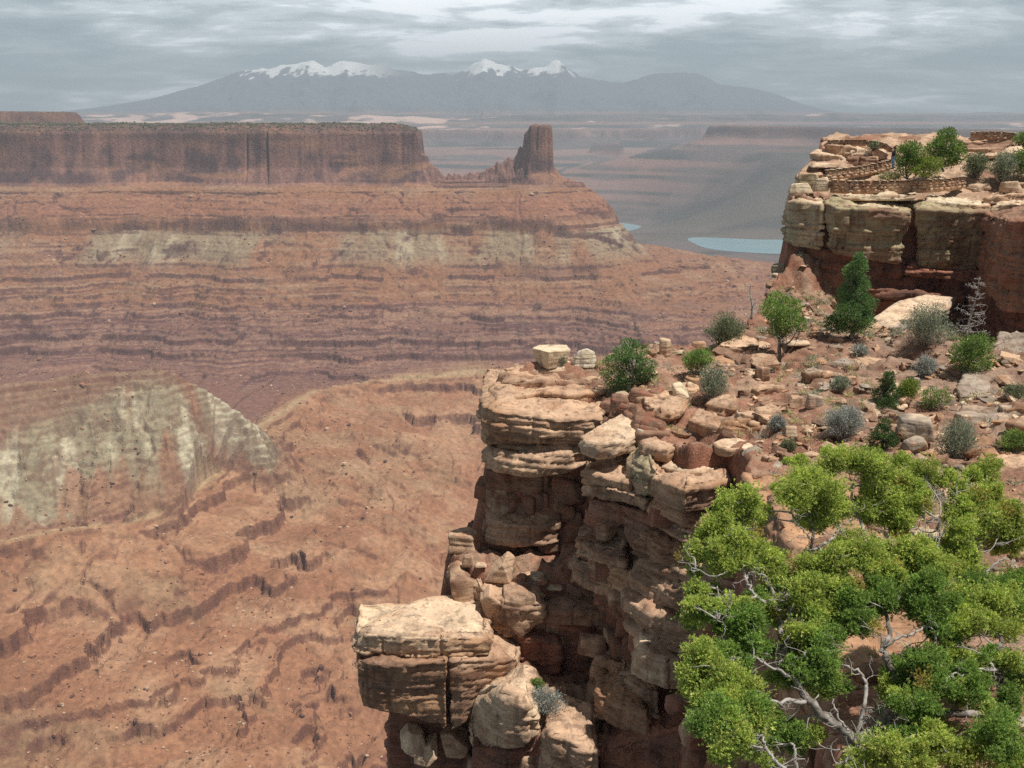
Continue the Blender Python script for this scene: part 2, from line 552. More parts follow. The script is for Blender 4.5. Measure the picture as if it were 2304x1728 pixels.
def canyon_color(x, y, h, q, slope):
    n = len(x) if x.ndim == 1 else None
    red = np.array([0.27, 0.13, 0.072]); dark = np.array([0.17, 0.072, 0.052]); tan = np.array([0.31, 0.18, 0.11])
    brown = np.array([0.20, 0.105, 0.075]); green = np.array([0.275, 0.225, 0.145]); pale = np.array([0.56, 0.50, 0.35])
    wing = np.array([0.215, 0.113, 0.09]); varn = np.array([0.105, 0.058, 0.056]); veg = np.array([0.062, 0.066, 0.038])

    def mix(a, b, t):
        return a + (b - a) * t[..., None]
    zz = h + 5 * q['w1']
    lay = vnoise2(zz / 5.5, x * 0 + 3.0, 201) * 0.6 + vnoise2(zz / 1.9, x / 900, 202) * 0.4
    p = fbm2(x / 55, y / 55, 4, 203)
    c = mix(np.broadcast_to(red, x.shape + (3,)), tan, sstep(-0.1, 0.7, lay + 0.5 * p))
    c = mix(c, brown, sstep(0.0, 0.8, -lay + 0.6 * p) * 0.7)
    # lower far beds purple brown
    c = mix(c, np.array([0.17, 0.088, 0.08]), sstep(-330, -385, zz) * (1 - sstep(-40, 10, q['s'])) * 0.6)
    fb = vnoise2(zz / 1.5, x / 260, 233)
    c = mix(c, np.array([0.12, 0.058, 0.058]), sstep(0.05, 0.45, fb) * sstep(-338, -348, h) * sstep(0.25, 0.6, slope) * 0.75)
    c = mix(c, np.array([0.34, 0.19, 0.13]), sstep(0.1, 0.5, -fb) * sstep(-338, -348, h) * sstep(0.25, 0.6, slope) * 0.6)
    # Chinle: red above, pale green band
    gb = sstep(-222, -232, zz) * sstep(-300, -262, zz)
    gmask = sstep(-0.35, 0.35, fbm2(x / 120, y / 300, 3, 207) + 0.25)
    c = mix(c, green, gb * gmask * 0.68)
    c = mix(c, pale, gb * gmask * sstep(0.25, 0.8, fbm2(x / 38, y / 160, 3, 209)) * 0.32)
    c = mix(c, np.array([0.29, 0.125, 0.08]), sstep(-150, -165, zz) * sstep(-205, -190, zz) * 0.5)
    # steep ledges darker rock
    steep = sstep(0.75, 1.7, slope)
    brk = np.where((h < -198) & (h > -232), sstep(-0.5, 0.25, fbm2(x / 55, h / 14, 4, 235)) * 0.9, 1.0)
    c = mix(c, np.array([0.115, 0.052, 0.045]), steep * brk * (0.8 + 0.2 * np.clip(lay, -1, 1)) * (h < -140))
    # cliff
    cl = (1 - sstep(-150, -132, -(-h))) if False else sstep(-150, -128, h) * (np.minimum(np.minimum(q['d'], q['ds']), q['df'] - 25) < 45)
    st = fbm2(x / 26, y / 26 + h / 220, 4, 211)
    wc = mix(np.broadcast_to(wing, x.shape + (3,)), varn, sstep(-0.15, 0.5, 0.55 * st + 0.65 * fbm2(x / 75, h / 45, 3, 213) + 0.1))
    wc = mix(wc, np.array([0.30, 0.155, 0.095]), sstep(0.2, 0.7, fbm2(x / 90, h / 24, 3, 215)) * 0.7)
    wc = mix(wc, np.array([0.115, 0.066, 0.056]), sstep(-46, -32, h + 4 * q['w2']) * (0.6 + 0.35 * vnoise2(h / 3.0, x / 120, 227)))
    c = mix(c, wc, cl)
    topv = sstep(-0.5, 0.3, fbm2(x / 9, y / 9, 3, 217)) * (q['d'] < -3) * (h > -24) * sstep(1.0, 0.4, slope)
    c = mix(c, veg, topv * 0.9)
    # near slopes
    nw = sstep(-60, 5, q['s'])
    nc = mix(np.broadcast_to(np.array([0.36, 0.172, 0.094]), x.shape + (3,)), np.array([0.44, 0.245, 0.142]), sstep(-0.4, 0.7, p + 0.35 * lay))
    nc = mix(nc, np.array([0.27, 0.122, 0.066]), sstep(0.15, 0.7, fbm2(x / 90, y / 90, 4, 219)) * 0.6)
    nc = mix(nc, np.array([0.33, 0.25, 0.145]), sstep(0.25, 0.9, fbm2(x / 130, y / 60, 4, 221)) * 0.3)
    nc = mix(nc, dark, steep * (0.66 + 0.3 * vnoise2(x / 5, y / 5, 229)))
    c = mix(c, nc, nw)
    rb = np.exp(-((q['s'] + 14) / 9.0) ** 2) * (h < -400)
    c = mix(c, np.array([0.46, 0.33, 0.19]), rb * 0.7)
    # pale ridge
    rid = q['ridge']
    rc = mix(np.broadcast_to(green * 1.08, x.shape + (3,)), pale, sstep(0.1, 0.75, fbm2((x + 0.4 * y) / 24, (y - 0.4 * x) / 130, 4, 223) + 0.1) * 0.68)
    rc = mix(rc, np.array([0.30, 0.15, 0.088]), sstep(-0.1, 0.5, fbm2((x + 0.4 * y) / 34, (y - 0.4 * x) / 130, 4, 225) + np.interp(h, [-448, -428, -385], [0.9, 0.1, -0.55])) * 0.85)
    rc = mix(rc, np.array([0.235, 0.13, 0.085]), sstep(-330, -302, h + 6 * q['w2'] + 4 * q['w3'] - 0.36 * np.minimum(0, x + 470)) * 0.85)
    rc = mix(rc, dark, steep * 0.5)
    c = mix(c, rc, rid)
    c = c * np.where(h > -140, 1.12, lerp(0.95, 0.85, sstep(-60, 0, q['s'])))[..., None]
    dirt = fbm2(x / 6.0, y / 6.0, 3, 231)
    c = c * (1 + 0.16 * dirt)[..., None]
    return np.clip(c, 0.02, 0.9)


def polar_patch(tu, r):
    """tu: tangent of azimuth, r: forward distances -> x, y grids"""
    R, T = np.meshgrid(r, tu, indexing='ij')
    return R * T, R.copy()


def build_canyon(mat):
    tu = np.concatenate([np.linspace(-1.05, -0.60, 60), np.linspace(-0.598, 0.36, 1080), np.linspace(0.365, 0.8, 70)])
    r = np.concatenate([np.linspace(22, 540, 60), np.linspace(545, 1320, 430), np.linspace(1322, 2180, 390), np.linspace(2181, 2400, 250), np.linspace(2404, 3000, 60)])
    x, y = polar_patch(tu, r)
    h, q = canyon_height(x, y)
    gy = np.gradient(h, axis=0) / np.gradient(r)[:, None]
    gx = np.gradient(h, axis=1) / np.maximum(np.gradient(x, axis=1), 0.05)
    slope = np.hypot(gx, gy)
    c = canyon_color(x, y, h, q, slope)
    V = np.stack([x, y, h], -1).reshape(-1, 3)
    Fc = grid_faces(*x.shape)
    reg = np.zeros(x.shape, np.int8)
    reg[(np.minimum(q['d'], q['df'] - 30) < 30) & (h > -150) & (x < 12)] = 1
    reg[(q['ds'] < 24) & (h > -150)] = 2
    reg[q['ridge'] > 0.5] = 3
    fr = reg.reshape(-1)[Fc[:, 0]]
    for k, (nm, lab) in enumerate([('canyon_slope', 'red layered canyon slopes and benches below the mesa'),
                                   ('mesa', 'flat topped dark red mesa wall across the canyon'),
                                   ('rock_spire', 'square rock tower standing off the end of the mesa'),
                                   ('badland_ridge', 'pale green ridge with a dark red cap in the canyon')]):
        f = Fc[fr == k]
        used = np.unique(f)
        remap = np.zeros(len(V), np.int32)
        remap[used] = np.arange(len(used))
        tag(new_mesh(nm, V[used], remap[f], mat, col=c.reshape(-1, 3)[used]), lab, nm.replace('_', ' '), kind='structure')


# ---- scattered fallen blocks on the canyon slopes: thousands of specks, one mass
def ico(sub=1):
    bm = bmesh.new()
    bmesh.ops.create_icosphere(bm, subdivisions=sub, radius=1.0)
    v = np.array([p.co[:] for p in bm.verts])
    f = np.array([[q.index for q in p.verts] for p in bm.faces])
    bm.free()
    return v, f


def build_scree(mat):
    rs = np.random.RandomState(12)
    bv, bf = ico(1)
    N = 9000
    tt = rs.uniform(-0.56, 0.33, N * 3)
    rr = np.exp(rs.uniform(math.log(600), math.log(2300), N * 3))
    x, y = rr * tt, rr
    dens = fbm2(x / 70, y / 140, 3, 301) + rs.uniform(-0.9, 0.5, N * 3)
    k = np.argsort(-dens)[:N]
    x, y = x[k], y[k]
    h, q = canyon_height(x, y)
    ok = (h < -145)
    x, y, h = x[ok], y[ok], h[ok]
    n = len(x)
    s = np.clip(rs.lognormal(-0.1, 0.5, n), 0.35, 4.0) * np.interp(y, [600, 1500, 2300], [0.75, 1.15, 1.5])
    V, Fa, C = [], [], []
    for i in range(8):
        pass
    sc = s[:, None] * rs.uniform(0.6, 1.2, (n, 3)) * np.array([1, 1, 0.75])
    ang = rs.uniform(0, 6.28, n)
    base = np.sign(bv) * np.abs(bv) ** 0.7
    V = base[None] * sc[:, None, :] * rs.uniform(0.75, 1.15, (n, len(bv), 1))
    ca, sa = np.cos(ang)[:, None], np.sin(ang)[:, None]
    V = np.stack([V[..., 0] * ca - V[..., 1] * sa, V[..., 0] * sa + V[..., 1] * ca, V[..., 2]], -1)
    V += np.stack([x, y, h + s * 0.25], -1)[:, None, :]
    Fa = (bf[None] + (np.arange(n) * len(bv))[:, None, None]).reshape(-1, 3)
    pick = rs.rand(n)
    cols = np.where((pick < 0.30)[:, None], np.array([0.52, 0.36, 0.24]), np.array([0.33, 0.16, 0.10]))
    cols = np.where((pick > 0.8)[:, None], np.array([0.15, 0.075, 0.055]), cols)
    C = np.repeat(cols[:, None, :], len(bv), 1).reshape(-1, 3)
    o = new_mesh('scree', V.reshape(-1, 3), Fa, mat, smooth=False, col=C)
    tag(o, 'countless fallen blocks strewn over the canyon slopes', 'scree', kind='stuff')


def build_mesa_scrub():
    rs = np.random.RandomState(31)
    bv, bf = ico(1)
    N = 26000
    x = rs.uniform(-1500, -205, N)
    y = rs.uniform(2285, 2420, N) + 180 * rs.rand(N) ** 2 * (rs.rand(N) < 0.3)
    h, q = canyon_height(x, y)
    ok = (h > -22) & (q['d'] < -2) & (rs.rand(N) < 0.16)
    x, y, h = x[ok], y[ok], h[ok]
    n = len(x)
    s = rs.uniform(0.9, 2.3, n)
    V = bv[None] * (s[:, None, None] * np.array([1.1, 1.1, 0.85])) * rs.uniform(0.7, 1.2, (n, len(bv), 1)) + np.stack([x, y, h + 0.4 * s], -1)[:, None]
    c = np.array([[0.05, 0.06, 0.028], [0.085, 0.09, 0.045], [0.12, 0.115, 0.06]])[rs.randint(0, 3, n)]
    o = new_mesh('mesa_scrub', V.reshape(-1, 3), (bf[None] + (np.arange(n) * len(bv))[:, None, None]).reshape(-1, 3), CANYON_MAT, smooth=False, col=np.repeat(c[:, None], len(bv), 1).reshape(-1, 3))
    tag(o, 'dark scrub dotted along the flat top of the mesa', 'scrub', kind='stuff')


# ---- far country: plain with ponds, far mesas, foothills, snowy mountains
FAR_MESA = [(1150, 5900), (1185, 5700), (1700, 5300), (2600, 4900), (6000, 4300), (9000, 5200), (9000, 7600), (3500, 8200), (1500, 7600)]
FAR_WALL = [(-9000, 9300), (-3000, 9000), (-1200, 8700), (-300, 9000), (700, 8850), (1700, 8700), (2600, 9300), (9000, 9500), (12000, 14000), (-12000, 14000)]
BUTTE = [(610, 7600), (790, 7580), (800, 7660), (620, 7680)]
_mt = [(-300, 122), (-120, 121), (0, 118), (50, 113), (100, 107), (150, 99), (205, 84), (230, 75), (252, 69), (280, 66), (310, 61), (328, 65), (345, 61), (375, 65), (398, 70),
       (430, 74), (458, 71), (470, 65), (484, 59), (497, 65), (510, 65), (520, 69), (535, 66), (547, 65), (558, 60), (568, 68), (580, 75), (600, 81), (625, 83),
       (650, 75), (690, 73), (706, 77), (720, 84), (745, 87), (770, 92), (800, 103), (830, 111), (870, 116), (920, 120), (1024, 124), (1300, 128)]
MT_Y = 17500.0
MT = [at(u, v, MT_Y) for u, v in _mt]
MT_X = np.array([p[0] for p in MT])
MT_Z = np.array([p[2] for p in MT])


POND_PX = [[(688, 238.5), (700, 246), (722, 250.5), (770, 253.5), (830, 254), (900, 250), (900, 243), (830, 240), (760, 239.5), (710, 237.5)],
           [(600, 221.5), (612, 227), (619, 231.5), (632, 230), (641, 226.5), (630, 223.8), (612, 222)]]
PONDS = [[atz(u, v, -486)[:2] for u, v in px] for px in POND_PX]


def far_height(x, y):
    w1 = fbm2(x / 1100, y / 1100, 5, 401)
    w2 = fbm2(x / 300, y / 300, 4, 403)
    base = np.interp(y, [2600, 3300, 4200, 4800, 5300, 6000, 7000, 8000, 8800, 11000, 15000, 18000, 30000], [-478, -496, -500, -494, -455, -395, -300, -220, -190, -60, 80, 120, 120])
    flat = sstep(4700, 5600, y)
    h = base + (5 + 46 * flat) * w1 + 8 * w2 * sstep(3800, 5200, y)
    pd = np.array([0, 30, 60, 150, 600, 1100, 1800, 4000])
    pz = np.array([0, -60, -85, -118, -230, -330, -430, -540])

    def mesa(poly, top, amp, sc=1.0):
        d = sdf_poly(x, y, poly) + amp * (w2 * 0.8 + w1)
        return np.where(d <= 0, top, top + np.interp(d / sc, pd, pz))
    tfm = np.interp(x, [1100, 4000], [-17, -62]) + 3 * w2
    h = np.maximum(h, mesa(FAR_MESA, tfm, 38, 1.15))
    h = np.maximum(h, mesa(FAR_WALL, np.interp(x, [-9000, 0, 2600, 6000], [-60, -64, -50, -60]) + 6 * w2, 130, 1.2))
    h = np.maximum(h, np.where(sdf_poly(x, y, BUTTE) < 60, -150 + 4 * w2 - np.clip(sdf_poly(x, y, BUTTE) + 8 * w2, 0, 99) * 1.3, -999))
    for pond in PONDS:
        dp = sdf_poly(x, y, pond)
        h = lerp(h, -486.8 + 0 * h, sstep(800, 60, dp))
    # foothills and mountains
    sl = sstep(9300, 11000, y)
    h = np.where(sl > 0, np.maximum(h, lerp(-70, np.interp(y, [11000, 15000], [40, 70]), sl) + 60 * w1 * sl), h)
    crest = np.interp(x * MT_Y / np.maximum(y, 1), MT_X, MT_Z)
    rough = np.abs(fbm2(x / 880, y / 880, 5, 411))
    dy = np.abs(y - MT_Y)
    hm = crest - np.interp(dy, [0, 880, 2400, 5200], [0, 320, 680, 1120]) * (0.35 + 0.65 * np.clip(crest / 900, 0, 1)) - rough * 250 * sstep(100, 1200, dy) * np.clip(crest / 500, 0, 1)
    hm += 26 * vnoise2(x / 240, y / 240, 415) * sstep(400, 900, crest) + 14 * vnoise2(x / 110, y / 110, 416) * sstep(400, 900, crest)
    h = np.where(y > 10600, np.maximum(h, hm), h)
    return h, w1, w2, crest


def build_far(mat):
    tu = np.linspace(-0.75, 0.75, 900)
    r = np.concatenate([np.linspace(2900, 6400, 330), np.linspace(6420, 9600, 120), np.linspace(9650, 15600, 110), np.linspace(15650, 18200, 110), np.linspace(18400, 25000, 12)])
    x, y = polar_patch(tu, r)
    h, w1, w2, crest = far_height(x, y)
    gy = np.gradient(h, axis=0) / np.gradient(r)[:, None]
    slope = np.abs(gy)

    def mix(a, b, t):
        return a + (b - a) * t[..., None]
    p = fbm2(x / 260, y / 260, 5, 421)
    lay = vnoise2(h / 16, x * 0 + 1.0, 423)
    c = mix(np.broadcast_to(np.array([0.135, 0.10, 0.092]), x.shape + (3,)), np.array([0.075, 0.064, 0.055]), sstep(-0.3, 0.5, p))
    c = mix(c, np.array([0.30, 0.17, 0.14]), sstep(0, 0.5, lay + 0.4 * p) * 0.7 * sstep(5000, 5600, y))
    c = mix(c, np.array([0.12, 0.10, 0.075]), sstep(0.1, 0.6, fbm2(x / 900, y / 240, 4, 425)) * sstep(5400, 4700, y) * 0.7)
    c = mix(c, np.array([0.13, 0.07, 0.06]), sstep(0.5, 1.6, slope) * 0.8)  # steep far cliffs darkened in the colour, standing in for cloud shade
    # far pink sandstone, brightened in the colour where cloud gaps light it
    def blob(u, v, su, sv):
        px = np.array(512 + x / y * F / 1.0)
        t = (h / np.maximum(y, 1))
        return px, t
    pinkn = fbm2(x / 260, y / 300, 4, 431)
    az = x / y
    pk = sstep(8900, 9600, y) * sstep(12900, 12000, y) * sstep(-0.1, 0.5, pinkn + 1.2 * np.exp(-((az + 0.36) / 0.09) ** 2) + 0.8 * np.exp(-((az + 0.10) / 0.10) ** 2) - 0.75)
    c = mix(c, np.array([0.66, 0.44, 0.36]), pk * 0.9)
    mt = sstep(13500, 14800, y)
    c = mix(c, np.array([0.115, 0.125, 0.13]), mt * sstep(60, 260, h))
    sn = fbm2(x / 170, y / 240, 4, 433) + 0.5 * vnoise2(x / 60, y / 90, 434)
    az_s = np.clip(np.exp(-((az + 0.212) / 0.085) ** 4) + np.exp(-((az - 0.005) / 0.055) ** 4), 0, 1)
    snow = mt * az_s * sstep(-0.12, 0.16, (h - 800) / 250.0 * 1.0 + 0.5 * sn)
    c = mix(c, np.array([0.96, 0.97, 0.98]), np.clip(snow * 1.2, 0, 1))
    V = np.stack([x, y, h], -1).reshape(-1, 3)
    Fc = grid_faces(*x.shape)
    fy = y.reshape(-1)[Fc[:, 0]]
    for nm, lab, m in (('far_plain', 'hazy plain and far mesas beyond the canyon', fy < 13600), ('mountain_range', 'hazy blue grey mountain range with snow on its peaks', fy >= 13600)):
        f = Fc[m]
        used = np.unique(f)
        remap = np.zeros(len(V), np.int32)
        remap[used] = np.arange(len(used))
        tag(new_mesh(nm, V[used], remap[f], mat, col=c.reshape(-1, 3)[used]), lab, nm.replace('_', ' '), kind='structure')


def build_ponds():
    m = simple_mat('pond_water', (0.20, 0.34, 0.39), 0.22, (0.004, (0.26, 0.40, 0.43), 0.4, 0.7), 0.5)
    for nm, px, lab in (('evaporation_pond', POND_PX[0], 'long turquoise pond on the plain behind the overlook rock'),
                        ('evaporation_pond', POND_PX[1], 'small turquoise pond beside the foot of the rock tower')):
        pts = np.array([atz(u, v, -486) for u, v in px])
        n = len(pts)
        # smooth closed outline
        t = np.linspace(0, n, 96, endpoint=False)
        i0 = np.floor(t).astype(int)
        f = (t - i0)[:, None]
        P = lambda k: pts[(i0 + k) % n]
        q = 0.5 * ((2 * P(0)) + (-P(-1) + P(1)) * f + (2 * P(-1) - 5 * P(0) + 4 * P(1) - P(2)) * f ** 2 + (-P(-1) + 3 * P(0) - 3 * P(1) + P(2)) * f ** 3)
        c = q.mean(0)
        V = np.vstack([q, q - [0, 0, 3], [c]])
        k = np.arange(96)
        top = np.stack([k, (k + 1) % 96, np.full(96, 192)], -1)
        s1 = np.stack([k + 96, (k + 1) % 96 + 96, (k + 1) % 96], -1)
        s2 = np.stack([k + 96, (k + 1) % 96, k], -1)
        tag(new_mesh(nm, V, np.vstack([top, s1, s2]), m, smooth=False), lab, 'pond', kind='structure')


def build_haze():
    bm = bmesh.new()
    bmesh.ops.create_cube(bm, size=1.0)
    me = bpy.data.meshes.new('haze')
    bm.to_mesh(me)
    bm.free()
    o = bpy.data.objects.new('haze', me)
    COL.objects.link(o)
    x0, x1, y0, y1, z0, z1 = -20500, 20500, -3000, 25600, -640, 1320
    o.location = ((x0 + x1) / 2, (y0 + y1) / 2, (z0 + z1) / 2)
    o.scale = (x1 - x0, y1 - y0, z1 - z0)
    m = bpy.data.materials.new('haze_air')
    m.use_nodes = True
    nt = m.node_tree
    nt.nodes.clear()
    out = NT(nt, 'ShaderNodeOutputMaterial')
    pv = NT(nt, 'ShaderNodeVolumePrincipled')
    pv.inputs['Color'].default_value = HAZE_COL
    pv.inputs['Density'].default_value = HAZE_D
    pv.inputs['Anisotropy'].default_value = 0.0
    nt.links.new(pv.outputs[0], out.inputs['Volume'])
    me.materials.append(m)
    tag(o, 'pale blue haze filling the canyon and the far country', 'haze', kind='stuff')


HAZE_D = 9.6e-5
HAZE_COL = (0.65, 0.765, 0.88, 1)
CANYON_MAT = canyon_material()
build_canyon(CANYON_MAT)
build_scree(CANYON_MAT)
build_mesa_scrub()
build_far(CANYON_MAT)
build_ponds()
# ------------------------------------------------------------------ near rock: materials and generators
def rock_material(name, fine=1.0, lich=0.35):
    m = bpy.data.materials.new(name)
    m.use_nodes = True
    nt = m.node_tree
    b = nt.nodes['Principled BSDF']
    b.inputs['Roughness'].default_value = 0.92
    b.inputs['Specular IOR Level'].default_value = 0.15
    at_ = NT(nt, 'ShaderNodeAttribute', attribute_name='Col')
    geo = NT(nt, 'ShaderNodeNewGeometry')

    def noise(scale, sc, detail=6, rough=0.6, dist=0.0):
        mp = NT(nt, 'ShaderNodeMapping')
        mp.inputs['Scale'].default_value = sc
        nt.links.new(geo.outputs['Position'], mp.inputs[0])
        n = NT(nt, 'ShaderNodeTexNoise')
        n.inputs['Scale'].default_value = scale
        n.inputs['Detail'].default_value = detail
        n.inputs['Roughness'].default_value = rough
        n.inputs['Distortion'].default_value = dist
        nt.links.new(mp.outputs[0], n.inputs['Vector'])
        return n.outputs[0]
    beds = noise(1.0, (0.35, 0.35, 7.0), 5, 0.65, 0.4)      # thin bedding lines
    blot = noise(0.55, (1, 1, 1.2), 6, 0.62)
    grain = noise(9.0, (1, 1, 1.6), 6, 0.7)
    c = mixc(nt, 1.0, at_.outputs['Color'], ramp(nt, beds, [(0.32, g(0.62)), (0.45, g(0.95)), (0.56, g(1.0)), (0.70, g(1.28))]), 'MULTIPLY')
    c = mixc(nt, 1.0, c, ramp(nt, blot, [(0.34, (0.74, 0.66, 0.62, 1)), (0.5, g(1.0)), (0.68, (1.20, 1.20, 1.16, 1))]), 'MULTIPLY')
    c = mixc(nt, 1.0, c, ramp(nt, grain, [(0.3, g(0.74)), (0.5, g(1.0)), (0.7, g(1.22))]), 'MULTIPLY')
    # dark lichen and varnish flecks
    fl = noise(4.5, (1, 1, 1), 4, 0.6)
    f = ramp(nt, fl, [(0.60, g(0)), (0.68, g(lich))])
    c = mixc(nt, f, c, (0.085, 0.062, 0.05, 1))
    # vertical water streaks of varnish
    st = noise(1.0, (1.9, 1.9, 0.16), 4, 0.55, 0.3)
    f2 = ramp(nt, st, [(0.53, g(0)), (0.66, g(0.5))])
    c = mixc(nt, f2, c, (0.10, 0.062, 0.05, 1))
    nt.links.new(c, b.inputs['Base Color'])
    bp = NT(nt, 'ShaderNodeBump')
    bp.inputs['Strength'].default_value = 0.8
    bp.inputs['Distance'].default_value = 0.07 * fine
    hsum = math_node(nt, 'ADD', math_node(nt, 'MULTIPLY', beds, 0.9), math_node(nt, 'MULTIPLY', grain, 0.5))
    nt.links.new(hsum, bp.inputs['Height'])
    nt.links.new(bp.outputs[0], b.inputs['Normal'])
    return m


def soil_material():
    m = bpy.data.materials.new("red_soil")
    m.use_nodes = True
    nt = m.node_tree
    b = nt.nodes['Principled BSDF']
    b.inputs['Roughness'].default_value = 0.95
    b.inputs['Specular IOR Level'].default_value = 0.08
    at_ = NT(nt, 'ShaderNodeAttribute', attribute_name='Col')
    geo = NT(nt, 'ShaderNodeNewGeometry')

    def noise(scale, detail=6, rough=0.65, typ='ShaderNodeTexNoise'):
        n = NT(nt, typ)
        n.inputs['Scale'].default_value = scale
        if typ == 'ShaderNodeTexNoise':
            n.inputs['Detail'].default_value = detail
            n.inputs['Roughness'].default_value = rough
        nt.links.new(geo.outputs['Position'], n.inputs['Vector'])
        return n
    a = noise(0.9).outputs[0]
    gr = noise(11.0, 5, 0.7).outputs[0]
    v = noise(5.5, typ='ShaderNodeTexVoronoi')
    c = mixc(nt, 1.0, at_.outputs['Color'], ramp(nt, a, [(0.35, g(0.72)), (0.65, g(1.2))]), 'MULTIPLY')
    c = mixc(nt, 1.0, c, ramp(nt, gr, [(0.3, g(0.7)), (0.7, g(1.3))]), 'MULTIPLY')
    peb = ramp(nt, v.outputs['Distance'], [(0.16, g(0.6)), (0.24, g(0))])
    pc = mixc(nt, v.outputs['Color'], (0.28, 0.15, 0.10, 1), (0.52, 0.38, 0.29, 1))
    c = mixc(nt, peb, c, pc)
    nt.links.new(c, b.inputs['Base Color'])
    bp = NT(nt, 'ShaderNodeBump')
    bp.inputs['Strength'].default_value = 0.8
    bp.inputs['Distance'].default_value = 0.06
    nt.links.new(math_node(nt, 'ADD', gr, math_node(nt, 'MULTIPLY', peb, 0.5)), bp.inputs['Height'])
    nt.links.new(bp.outputs[0], b.inputs['Normal'])
    return m


ROCK = rock_material("sandstone")
SOIL = soil_material()
# albedos
C_TAN = (0.50, 0.335, 0.225)
C_PALE = (0.60, 0.45, 0.315)
C_CREAM = (0.62, 0.52, 0.37)
C_ORANGE = (0.42, 0.245, 0.145)
C_RED = (0.29, 0.13, 0.085)
C_BROWN = (0.26, 0.155, 0.105)
C_DARK = (0.17, 0.09, 0.066)
C_GREY = (0.33, 0.27, 0.215)
C_OLIVE = (0.36, 0.30, 0.185)


def closed_resample(P, ds, corner):
    P = np.asarray(P, float)
    Q = np.vstack([P, P[:1]])
    L = np.r_[0, np.cumsum(np.hypot(*(np.diff(Q[:, :2], axis=0).T)))]
    n = max(24, int(L[-1] / ds))
    t = np.linspace(0, L[-1], n, endpoint=False)
    R = np.stack([np.interp(t, L, Q[:, k]) for k in range(Q.shape[1])], -1)
    sg = max(corner / (L[-1] / n), 0.3)
    k = int(3 * sg) + 1
    w = np.exp(-0.5 * (np.arange(-k, k + 1) / sg) ** 2)
    w /= w.sum()
    out = np.zeros_like(R)
    for i, ww in zip(range(-k, k + 1), w):
        out += ww * np.roll(R, i, axis=0)
    return out


def lnoise(x, row, seed):
    """noise with straight segments: angular fracture outlines"""
    x = np.asarray(x, np.float32)
    xf = np.floor(x)
    t = x - xf
    ix = xf.astype(np.int32)
    iy = np.asarray(row).astype(np.int32) + np.zeros_like(ix)
    z0 = np.zeros(1, np.int32)
    a = _hash(ix, iy, z0, seed)
    b = _hash(ix + 1, iy, z0, seed)
    return a + (b - a) * t


_br = np.random.RandomState(44)
BEDS = np.cumsum(np.r_[-60, np.clip(_br.lognormal(-1.05, 0.55, 260), 0.14, 1.1)])


